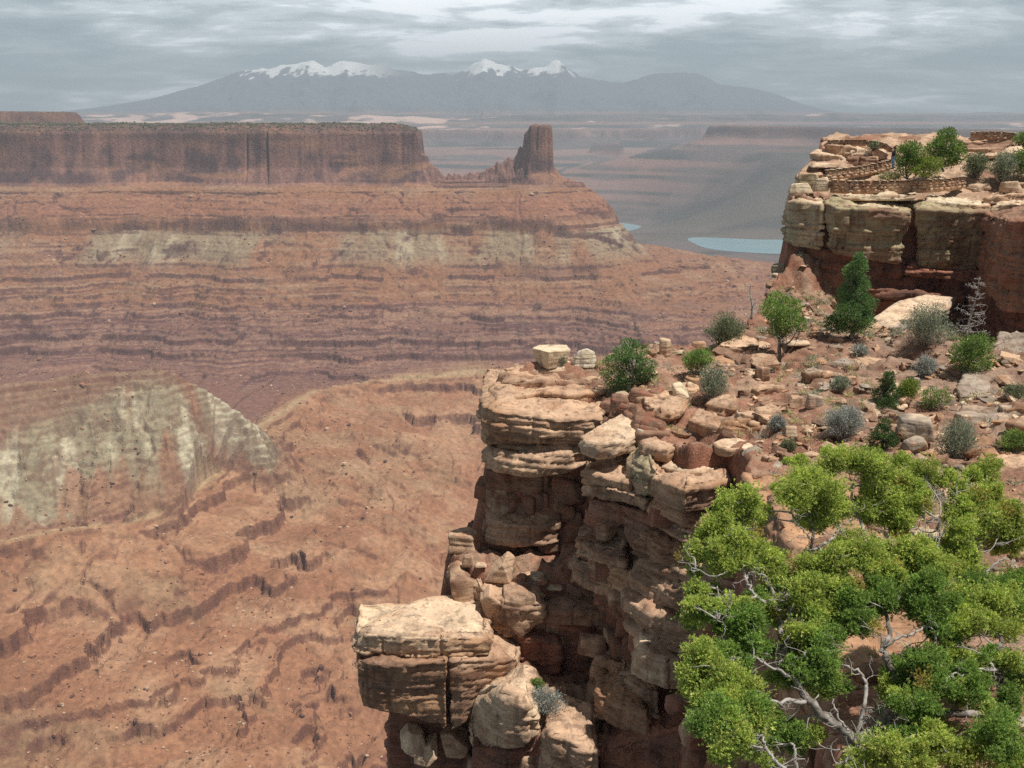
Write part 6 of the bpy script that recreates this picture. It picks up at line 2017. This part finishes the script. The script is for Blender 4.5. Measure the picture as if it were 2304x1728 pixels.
def build_big_juniper():
    rs = np.random.RandomState(7)
    base_y = 13.2
    bu, bv = JP(905, 1530)
    root_p = np.array(at(bu, bv, base_y))
    gz = float(near_height(np.array([root_p[0]]), np.array([root_p[1]]))[0])
    root_p[2] = min(root_p[2], gz + 0.1)
    root = empty('juniper_tree', root_p)
    tag(root, 'big bright green juniper with bleached branches in the lower right corner', 'tree')

    def pos(cx, cy, dy=0.0):
        u, v = JP(cx, cy)
        y = np.interp(v, [455, 560, 680, 770], [15.9, 14.9, 13.2, 12.0]) + dy
        return np.array(at(u, v, y)) - root_p
    # crown clumps: cx, cy, rx, ry (study pixels), depth offset
    clumps = [(345, 378, 92, 75, -.2), (395, 440, 55, 45, -.2), (235, 545, 85, 85, -.4), (330, 610, 110, 80, -.5), (450, 640, 110, 80, -.2), (115, 610, 40, 45, -.3), (250, 660, 80, 60, -.5), (520, 720, 70, 50, 0),
              (790, 175, 80, 70, .3), (930, 190, 110, 85, .5), (1010, 250, 70, 60, .3), (640, 190, 65, 30, .2), (700, 290, 150, 65, .1), (620, 340, 80, 60, -.1), (760, 400, 110, 75, .1), (700, 460, 90, 45, .2),
              (990, 400, 110, 75, .4), (1110, 320, 100, 85, .6), (1130, 205, 58, 42, .7), (1250, 230, 70, 75, .9), (1110, 440, 90, 70, .4), (1200, 390, 70, 60, .6),
              (1380, 285, 62, 58, 1.0), (1530, 240, 72, 72, 1.2), (1545, 350, 70, 70, 1.0), (1440, 410, 110, 65, .8), (1620, 455, 95, 80, .9), (1680, 560, 60, 80, .8), (1560, 520, 90, 55, .7), (1420, 500, 70, 45, .6),
              (930, 610, 125, 78, -.1), (810, 650, 80, 55, 0), (700, 690, 100, 58, 0), (1190, 640, 125, 82, .3), (1060, 700, 80, 60, .1), (1400, 600, 90, 80, .5), (1440, 690, 80, 65, .4), (1290, 720, 90, 60, .2),
              (150, 805, 50, 42, -.5), (170, 930, 75, 42, -.6), (130, 880, 40, 25, -.5), (370, 970, 85, 80, -.6), (310, 890, 60, 50, -.5), (430, 870, 70, 50, -.3), (520, 890, 85, 55, -.1),
              (680, 790, 110, 65, -.1), (800, 770, 90, 55, 0), (900, 840, 80, 60, -.2), (1020, 820, 100, 85, -.1), (740, 890, 110, 65, -.2), (1050, 760, 70, 50, 0),
              (1240, 850, 125, 95, .1), (1300, 980, 95, 75, -.1), (1400, 870, 80, 70, .2), (1510, 860, 120, 85, .4), (1630, 790, 85, 100, .5), (1600, 950, 100, 85, .3), (1680, 900, 60, 80, .3), (1450, 960, 80, 60, .1),
              (180, 1160, 90, 80, -.7), (130, 1210, 50, 50, -.7), (260, 1120, 80, 50, -.5), (300, 1320, 145, 100, -.8), (230, 1420, 100, 80, -.8), (290, 1520, 85, 70, -.8), (440, 1370, 70, 50, -.6), (350, 1430, 90, 60, -.8), (420, 1100, 80, 40, -.3), (300, 1220, 60, 50, -.7),
              (660, 1000, 80, 55, -.2), (770, 1060, 90, 60, -.2), (720, 1160, 105, 75, -.1), (790, 1250, 80, 55, 0), (640, 1090, 60, 50, 0), (580, 1210, 60, 50, .2),
              (905, 950, 85, 55, -.3), (1180, 1340, 95, 58, -.3), (1240, 1150, 75, 55, -.2), (1120, 1200, 60, 50, -.1), (1360, 1090, 70, 50, 0), (1080, 1280, 50, 40, 0), (1320, 1260, 70, 50, -.1),
              (1480, 1280, 70, 62, -.2), (1590, 1500, 95, 95, -.6), (1640, 1590, 70, 60, -.6), (1690, 1190, 40, 95, .1), (1540, 1140, 60, 60, 0), (1430, 1190, 50, 40, 0), (1660, 1330, 50, 60, -.1),
              (1050, 1560, 85, 65, -.5), (430, 1590, 42, 30, -.6), (1400, 1590, 95, 45, -.4), (1660, 1650, 60, 40, -.5), (1180, 1600, 80, 50, -.4), (1290, 1500, 70, 45, -.2), (950, 1620, 70, 40, -.4), (560, 1480, 70, 50, .1), (680, 1500, 60, 50, .1), (1200, 1450, 60, 40, -.1)]
    yellow = [(430, 530, 40, 45, -.3), (910, 790, 35, 60, -.4), (1230, 1235, 50, 50, -.4), (1010, 980, 35, 45, -.4), (1500, 340, 50, 30, .7), (490, 1375, 30, 22, -.8), (60, 650, 18, 40, -.3), (600, 660, 20, 40, 0), (1110, 545, 40, 20, .2)]
    px = px_scale(850, 620, 14.0) * 0.20848 * 1.02
    Vs, Cs = [], []
    cen = []

    def spray(c, r, n, pal, droop=0.0):
        """sprigs: short forked twigs, each a handful of scale-leaf blades"""
        d = unit(rs.normal(size=(n, 3)))
        lump = 1 + 0.5 * vnoise3(d[:, 0] * 2.6 + c[0] * 9, d[:, 1] * 2.6 + c[1] * 9, d[:, 2] * 2.6 + c[2] * 9, 5)
        rad = (0.12 + 1.0 * rs.uniform(0, 1, n) ** 0.62) * lump
        p = c + d * r * rad[:, None]
        ax = unit(d * 0.9 + rs.normal(size=(n, 3)) * 0.5 + [0.1, 0, 0.55 - droop])
        L = rs.uniform(0.030, 0.066, n)
        side = unit(np.cross(ax, rs.normal(size=(n, 3))))
        up_ = np.cross(ax, side)
        c0 = pal[rs.randint(0, len(pal), n)] * rs.uniform(0.78, 1.25, (n, 1))
        for k, (t, sgn, tilt) in enumerate([(0.0, 0, 0), (0.2, 1, .3), (0.3, -1, -.2), (0.45, 1, -.4), (0.55, -1, .4), (0.7, 1, .1)]):
            b = p + ax * (L * t)[:, None]
            dr = ax if sgn == 0 else ax * 0.75 + side * sgn * 0.7 + up_ * tilt
            l = L * (1.0 if sgn == 0 else 0.62 * (1.1 - 0.4 * t))
            V = diamonds(b, dr + rs.normal(size=(n, 3)) * 0.08, l, l * 0.27 + 0.002, rs)
            Vs.append(V.reshape(-1, 3))
            Cs.append(np.repeat(c0 * (1.0 if k == 0 else rs.uniform(0.92, 1.12)), 4, 0))
    green = np.array([(0.41, 0.51, 0.10), (0.52, 0.60, 0.13), (0.26, 0.37, 0.075), (0.60, 0.62, 0.17), (0.33, 0.44, 0.09)])
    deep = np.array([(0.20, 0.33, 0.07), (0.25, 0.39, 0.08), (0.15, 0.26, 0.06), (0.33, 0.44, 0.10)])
    yel = np.array([(0.40, 0.33, 0.07), (0.33, 0.25, 0.06), (0.46, 0.36, 0.10)])
    rs2 = np.random.RandomState(70)
    back = [(cx + rs2.uniform(-60, 60), cy + rs2.uniform(-20, 60), rx * 0.95, ry * 0.95, dy + rs2.uniform(0.4, 1.0)) for (cx, cy, rx, ry, dy) in clumps if cy > 300]
    arr = np.array(clumps)
    fill = []
    for i in range(len(arr)):
        dd = np.hypot(arr[:, 0] - arr[i, 0], arr[:, 1] - arr[i, 1])
        for j in np.argsort(dd)[1:4]:
            if dd[j] < 230 and j > i and arr[i, 1] > 250 and not (860 < (arr[i, 0] + arr[j, 0]) / 2 < 1060 and (arr[i, 1] + arr[j, 1]) / 2 > 980):
                m_ = (arr[i] + arr[j]) / 2
                fill.append((m_[0], m_[1], 0.72 * m_[2], 0.72 * m_[3], m_[4] + 0.15))
    for (cx, cy, rx, ry, dy) in clumps + back + fill:
        c = pos(cx, cy, dy + rs.uniform(-0.25, 0.25))
        r = np.array([rx * px * 1.12, (rx + ry) / 2 * px * 1.0, ry * px * 1.16])
        cen.append((c, r))
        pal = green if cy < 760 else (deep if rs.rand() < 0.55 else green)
        n = int(0.36 * rx * ry * (0.8 + 0.3 * rs.rand()))
        for _ in range(9):
            cs = c + unit(rs.normal(size=3)) * r * rs.uniform(0.4, 1.0)
            spray(cs, r * rs.uniform(0.22, 0.5) * [1, 1, 1.1], int(n * 0.11), pal)
        spray(c, r * 0.9, int(n * 0.2), pal)
        if cy < 900 and rs.rand() < 0.35:
            spray(c + r * unit(rs.normal(size=3)) * 0.5, r * 0.4, int(n * 0.06) + 3, yel)
    for (cx, cy, rx, ry, dy) in yellow:
        spray(pos(cx, cy, dy), np.array([rx, rx, ry]) * px, int(0.05 * rx * ry) + 12, yel)
    V = np.vstack(Vs)
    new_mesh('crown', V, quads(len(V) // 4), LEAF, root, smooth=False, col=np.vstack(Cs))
    # limbs traced from the tree
    limbs = [([(905, 1560, .2), (880, 1500, 0), (770, 1425, 0), (690, 1350, -.1), (620, 1230, 0), (575, 1120, .1), (550, 1000, .1), (535, 900, .1), (500, 800, 0), (450, 700, -.1)], 0.105, 0.03),
             ([(905, 1540, .1), (935, 1400, -.2), (955, 1300, -.3), (950, 1230, -.3), (900, 1185, -.3), (840, 1160, -.3)], 0.045, 0.018),
             ([(910, 1530, .2), (1010, 1470, .2), (1080, 1400, .2), (1120, 1280, .2), (1075, 1180, .1), (1035, 1085, 0), (1070, 1020, 0), (1040, 900, .1), (1000, 780, .2)], 0.10, 0.03),
             ([(1035, 1090, 0), (1110, 1035, -.2), (1190, 1010, -.2), (1260, 960, 0)], 0.035, 0.012),
             ([(920, 1540, .3), (1060, 1530, .4), (1230, 1580, .1), (1330, 1580, 0), (1440, 1560, 0)], 0.075, 0.03),
             ([(1090, 1540, .4), (1240, 1440, .5), (1400, 1400, .4), (1580, 1400, .3), (1600, 1250, .2), (1595, 1110, .2), (1600, 1000, .3), (1560, 860, .5), (1500, 700, .7), (1450, 560, .8)], 0.085, 0.03),
             ([(1600, 1190, .1), (1500, 1185, -.2), (1410, 1215, -.3)], 0.03, 0.012),
             ([(1600, 1110, .1), (1690, 1125, -.1), (1740, 1120, -.1)], 0.03, 0.012),
             ([(620, 1230, 0), (520, 1190, -.3), (420, 1130, -.5), (330, 1130, -.6)], 0.04, 0.012),
             ([(690, 1350, 0), (560, 1340, -.3), (430, 1330, -.6), (330, 1330, -.7)], 0.045, 0.015),
             ([(550, 1000, .1), (590, 930, 0), (600, 850, 0)], 0.03, 0.015),
             ([(575, 1120, 0), (640, 1130, -.3), (690, 1090, -.3), (760, 1110, -.3)], 0.025, 0.010),
             ([(540, 900, .1), (620, 760, .2), (680, 640, .2), (698, 560, .1), (690, 470, .1), (682, 390, .1)], 0.055, 0.02),
             ([(690, 625, .2), (750, 590, .1), (800, 550, .1), (830, 500, .2), (900, 460, .3)], 0.04, 0.015),
             ([(690, 560, .1), (650, 520, -.1), (610, 470, -.1), (600, 430, -.1)], 0.018, 0.007),
             ([(1000, 780, .2), (960, 640, .1), (940, 500, .4), (880, 330, .4), (960, 300, .4), (1040, 280, .5)], 0.05, 0.015),
             ([(1040, 900, .1), (1180, 780, .3), (1300, 600, .6), (1305, 470, .6), (1250, 480, .5), (1235, 425, .5)], 0.055, 0.012),
             ([(1305, 560, .6), (1250, 545, .3), (1205, 550, .3)], 0.02, 0.01),
             ([(1560, 860, .5), (1540, 720, .4), (1620, 650, .3)], 0.04, 0.02),
             ([(535, 900, .1), (430, 830, -.3), (385, 770, -.4), (400, 720, -.4), (480, 740, -.4)], 0.04, 0.012),
             ([(430, 830, -.3), (300, 880, -.5), (250, 830, -.5), (245, 790, -.5)], 0.025, 0.010),
             ([(385, 770, -.4), (330, 600, -.4), (375, 530, -.3), (370, 480, -.3), (340, 440, -.2)], 0.03, 0.012),
             ([(330, 690, -.4), (240, 740, -.6), (140, 710, -.6)], 0.016, 0.007),
             ([(300, 880, -.5), (240, 950, -.7), (275, 965, -.7), (280, 1010, -.7)], 0.014, 0.006),
             ([(455, 1510, -.7), (480, 1570, -.7), (520, 1620, -.7), (590, 1690, -.6)], 0.02, 0.035),
             ([(608, 1545, -.5), (615, 1600, -.5), (625, 1690, -.4)], 0.022, 0.03),
             ([(795, 1330, -.4), (815, 1400, -.4), (870, 1480, -.2)], 0.012, 0.025),
             ([(880, 1560, -.3), (870, 1600, -.4), (890, 1690, -.4)], 0.03, 0.02),
             ([(945, 1500, -.3), (915, 1580, -.5), (870, 1610, -.6), (810, 1640, -.6)], 0.03, 0.012),
             ([(930, 1520, -.4), (930, 1600, -.5), (940, 1680, -.5)], 0.022, 0.012),
             ([(960, 1480, -.3), (1040, 1530, -.4), (1120, 1540, -.4), (1190, 1490, -.4)], 0.022, 0.008),
             ([(1500, 1490, -.2), (1500, 1410, -.3), (1550, 1430, -.4)], 0.012, 0.01),
             ([(1510, 1350, -.2), (1550, 1430, -.3), (1590, 1470, -.4)], 0.02, 0.012),
             ([(1250, 1580, 0), (1200, 1660, 0), (1180, 1720, 0)], 0.07, 0.05)]
    trunk, dead = Bag(), Bag()
    nodes = []
    for i, (pts, r0, r1) in enumerate(limbs):
        P = np.array([pos(*q) for q in pts])
        # smooth the traced line
        t = np.linspace(0, len(P) - 1, len(P) * 5)
        i0 = np.clip(np.floor(t).astype(int), 0, len(P) - 2)
        f = (t - i0)[:, None]
        pm, p0, p1, p2 = P[np.clip(i0 - 1, 0, None)], P[i0], P[i0 + 1], P[np.clip(i0 + 2, None, len(P) - 1)]
        Q = 0.5 * ((2 * p0) + (-pm + p1) * f + (2 * pm - 5 * p0 + 4 * p1 - p2) * f ** 2 + (-pm + 3 * p0 - 3 * p1 + p2) * f ** 3)
        Q = Q + rs.normal(size=Q.shape) * 0.012
        R = np.linspace(r0, r1, len(Q)) * 0.78
        thick = max(r0, r1) > 0.05
        (trunk if thick else dead).add(*tube(Q, R, 9 if thick else 6, i, 0.16), (0.3, 0.3, 0.3))
        nodes.append(Q)
    nodes = np.vstack(nodes)
    for c, r in cen:                       # a twig from the nearest limb into every clump
        d = np.linalg.norm(nodes - c - [0, 0, -0.2], axis=1)
        p0 = nodes[np.argmin(d)]
        P, R = limb(p0, c + [0, 0, r[2] * 0.2], 0.016, 0.006, rs, 0.10, 8)
        dead.add(*tube(P, R, 5), (0.4, 0.4, 0.4))
        for _ in range(4):
            e = c + unit(rs.normal(size=3)) * r * 0.9
            P2, R2 = limb(P[rs.randint(3, 7)], e, 0.008, 0.003, rs, 0.12, 5)
            dead.add(*tube(P2, R2, 4), (0.4, 0.4, 0.4))
    for _ in range(240):                   # bleached dead twigs about the lower limbs
        k = rs.randint(len(nodes))
        p0 = nodes[k]
        e = p0 + unit(rs.normal(size=3) + [0, -0.5, 0.3]) * rs.uniform(0.12, 0.45)
        P, R = limb(p0, e, 0.008, 0.003, rs, 0.16, 6)
        dead.add(*tube(P, R, 4), (0.4, 0.4, 0.4))
        for _ in range(3):
            kk = rs.randint(2, 6)
            P2, R2 = limb(P[kk], P[kk] + unit(rs.normal(size=3)) * rs.uniform(0.05, 0.16), 0.0045, 0.002, rs, 0.15, 4)
            dead.add(*tube(P2, R2, 3), (0.4, 0.4, 0.4))
    trunk.build('trunk', BARK, root)
    dead.build('branches', DEADW, root)


build_big_juniper()
# ------------------------------------------------------------------ the visitor on the overlook
def skinned(name, joints, bones, mat, parent, sub=2):
    """one continuous body grown over a skeleton; joints: name -> (x,y,z,r)"""
    me = bpy.data.meshes.new(name)
    keys = list(joints)
    me.from_pydata([joints[k][:3] for k in keys], [(keys.index(a), keys.index(b)) for a, b in bones], [])
    o = bpy.data.objects.new(name, me)
    COL.objects.link(o)
    sk = o.modifiers.new('skin', 'SKIN')
    sk.use_smooth_shade = True
    for i, k in enumerate(keys):
        r = joints[k][3]
        sv = me.skin_vertices[0].data[i]
        sv.radius = (r, r) if np.isscalar(r) else r
        sv.use_root = (i == 0)
    s = o.modifiers.new('sub', 'SUBSURF')
    s.levels = s.render_levels = sub
    dg = bpy.context.evaluated_depsgraph_get()
    dg.update()
    m2 = bpy.data.meshes.new_from_object(o.evaluated_get(dg))
    o.modifiers.clear()
    o.data = m2
    m2.name = name
    m2.materials.clear()
    m2.materials.append(mat)
    for p in m2.polygons:
        p.use_smooth = True
    if parent is not None:
        o.parent = parent
    return o


def build_person():
    q = at(892.5, 169.2, 82.6)
    root = empty('person', q, math.radians(12))
    tag(root, 'person in dark top and pale blue jeans standing by the curving stone wall', 'person')
    skin = simple_mat('skin', (0.42, 0.25, 0.18), 0.6)
    hair = simple_mat('dark_hair', (0.02, 0.016, 0.014), 0.7)
    top = simple_mat('dark_jacket', (0.018, 0.018, 0.024), 0.85, (20, (0.03, 0.03, 0.04), 0.4, 0.6))
    jean = simple_mat('blue_jeans', (0.16, 0.27, 0.40), 0.9, (16, (0.26, 0.38, 0.5), 0.4, 0.6))
    shoe = simple_mat('dark_shoe', (0.03, 0.025, 0.022), 0.7)
    # body (skin): head, neck, torso, arms and legs; faces -x (towards the canyon), camera sees the left side
    J = dict(pelvis=(0, 0, 0.95, .115), belly=(0, 0, 1.10, .11), chest=(0, 0, 1.30, .13), neck0=(0, 0, 1.47, .055), neck=(-.01, 0, 1.53, .05), head0=(-.02, 0, 1.60, .085), head1=(-.015, 0, 1.69, .09), head2=(0, 0, 1.755, .05),
             lh=(.0, -.09, .90, .085), lk=(-.03, -.11, .50, .058), la=(.02, -.12, .09, .04), lf=(-.12, -.13, .035, .035),
             rh=(.0, .09, .90, .085), rk=(.0, .10, .50, .058), ra=(.05, .11, .09, .04), rf=(-.09, .12, .035, .035),
             ls=(0, -.17, 1.42, .06), le=(-.10, -.25, 1.20, .042), lw=(-.19, -.12, 1.43, .03), lp=(-.20, -.08, 1.50, .032),
             rs=(0, .17, 1.42, .06), re=(.03, .24, 1.16, .042), rw=(-.02, .25, .93, .03), rp=(-.03, .25, .86, .033))
    bones = [('pelvis', 'belly'), ('belly', 'chest'), ('chest', 'neck0'), ('neck0', 'neck'), ('neck', 'head0'), ('head0', 'head1'), ('head1', 'head2'),
             ('pelvis', 'lh'), ('lh', 'lk'), ('lk', 'la'), ('la', 'lf'), ('pelvis', 'rh'), ('rh', 'rk'), ('rk', 'ra'), ('ra', 'rf'),
             ('chest', 'ls'), ('ls', 'le'), ('le', 'lw'), ('lw', 'lp'), ('chest', 'rs'), ('rs', 're'), ('re', 'rw'), ('rw', 'rp')]
    for s, w, d in (('l', np.array([-.20, -.08, 1.50]), np.array([0.02, 0.12, 1.0])), ('r', np.array([-.03, .25, .86]), np.array([-0.1, 0, -1.0]))):
        d = d / np.linalg.norm(d)
        sp = np.array([1.0, 0, 0]) if s == 'l' else np.array([1.0, 0.0, -0.1])
        for k, (o_, ln) in enumerate(((-.028, .062), (-.010, .074), (.009, .07), (.027, .055))):
            a = w + sp * o_ + d * 0.035
            J[f'{s}f{k}a'] = (*a, .0095)
            b = a + d * ln * 0.6 + np.array([-.004, 0, 0])
            J[f'{s}f{k}b'] = (*b, .0088)
            c = b + d * ln * 0.4 + np.array([-.012, 0.004, 0])
            J[f'{s}f{k}c'] = (*c, .0075)
            bones += [(f'{s}p', f'{s}f{k}a'), (f'{s}f{k}a', f'{s}f{k}b'), (f'{s}f{k}b', f'{s}f{k}c')]
        t0 = w + np.array([-.03, -.012, 0.0])
        t1 = t0 + np.array([-.02, -.015, 0.02]) + d * 0.02
        J[f'{s}t0'], J[f'{s}t1'] = (*t0, .011), (*t1, .009)
        bones += [(f'{s}p', f'{s}t0'), (f'{s}t0', f'{s}t1')]
    body = skinned('body', J, bones, skin, root, 1)
    # face: nose, eyes and mouth shaped as small raised features of the head
    bv, bf = ICO[2]
    one = np.ones((len(bv), 3))
    new_mesh('nose', bv * [.018, .014, .024] + [-.115, 0, 1.645], bf, skin, root, col=one)
    new_mesh('ear', bv * [.012, .022, .02] + [-.0, -.09, 1.645], bf, skin, root, col=one)
    new_mesh('ear', bv * [.012, .022, .02] + [-.0, .09, 1.645], bf, skin, root, col=one)
    new_mesh('mouth', bv * [.01, .026, .008] + [-.10, 0, 1.595], bf, skin, root, col=one)
    for sy in (-1, 1):
        new_mesh('eye', bv * [.01, .013, .009] + [-.10, sy * .034, 1.675], bf, hair, root, col=one)
    h = Bag()
    V = bv * [.112, .108, .115] + [.018, 0, 1.705]
    V[:, 0] = np.where(V[:, 2] < 1.70, np.maximum(V[:, 0], 0.0), V[:, 0])
    h.add(V, bf, (1, 1, 1))
    h.add(bv * [.05, .075, .10] + [.075, 0, 1.60], bf, (1, 1, 1))
    h.build('hair', hair, root)
    jt = {k: J[k] for k in ('pelvis', 'belly', 'chest', 'neck0', 'ls', 'le', 'rs', 're')}
    jt = {k: (*v[:3], v[3] * 1.14 + .012) for k, v in jt.items()}
    jt['neck0'] = (0, 0, 1.48, .07)
    jt['lw'] = (*J['lw'][:3], .04); jt['rw'] = (*J['rw'][:3], .04)
    skinned('jacket', jt, [('pelvis', 'belly'), ('belly', 'chest'), ('chest', 'neck0'), ('chest', 'ls'), ('ls', 'le'), ('le', 'lw'), ('chest', 'rs'), ('rs', 're'), ('re', 'rw')], top, root)
    jj = {k: (*J[k][:3], J[k][3] * 1.12 + .012) for k in ('pelvis', 'lh', 'lk', 'la', 'rh', 'rk', 'ra')}
    skinned('jeans', jj, [('pelvis', 'lh'), ('lh', 'lk'), ('lk', 'la'), ('pelvis', 'rh'), ('rh', 'rk'), ('rk', 'ra')], jean, root)
    for s in ('l', 'r'):
        a, f = J[s + 'a'], J[s + 'f']
        skinned('shoe', dict(h=(a[0] + .03, a[1], .045, .048), m=(a[0] - .06, a[1], .04, .045), t=(f[0] - .02, f[1], .035, .035)), [('h', 'm'), ('m', 't')], shoe, root)


build_person()
build_haze()
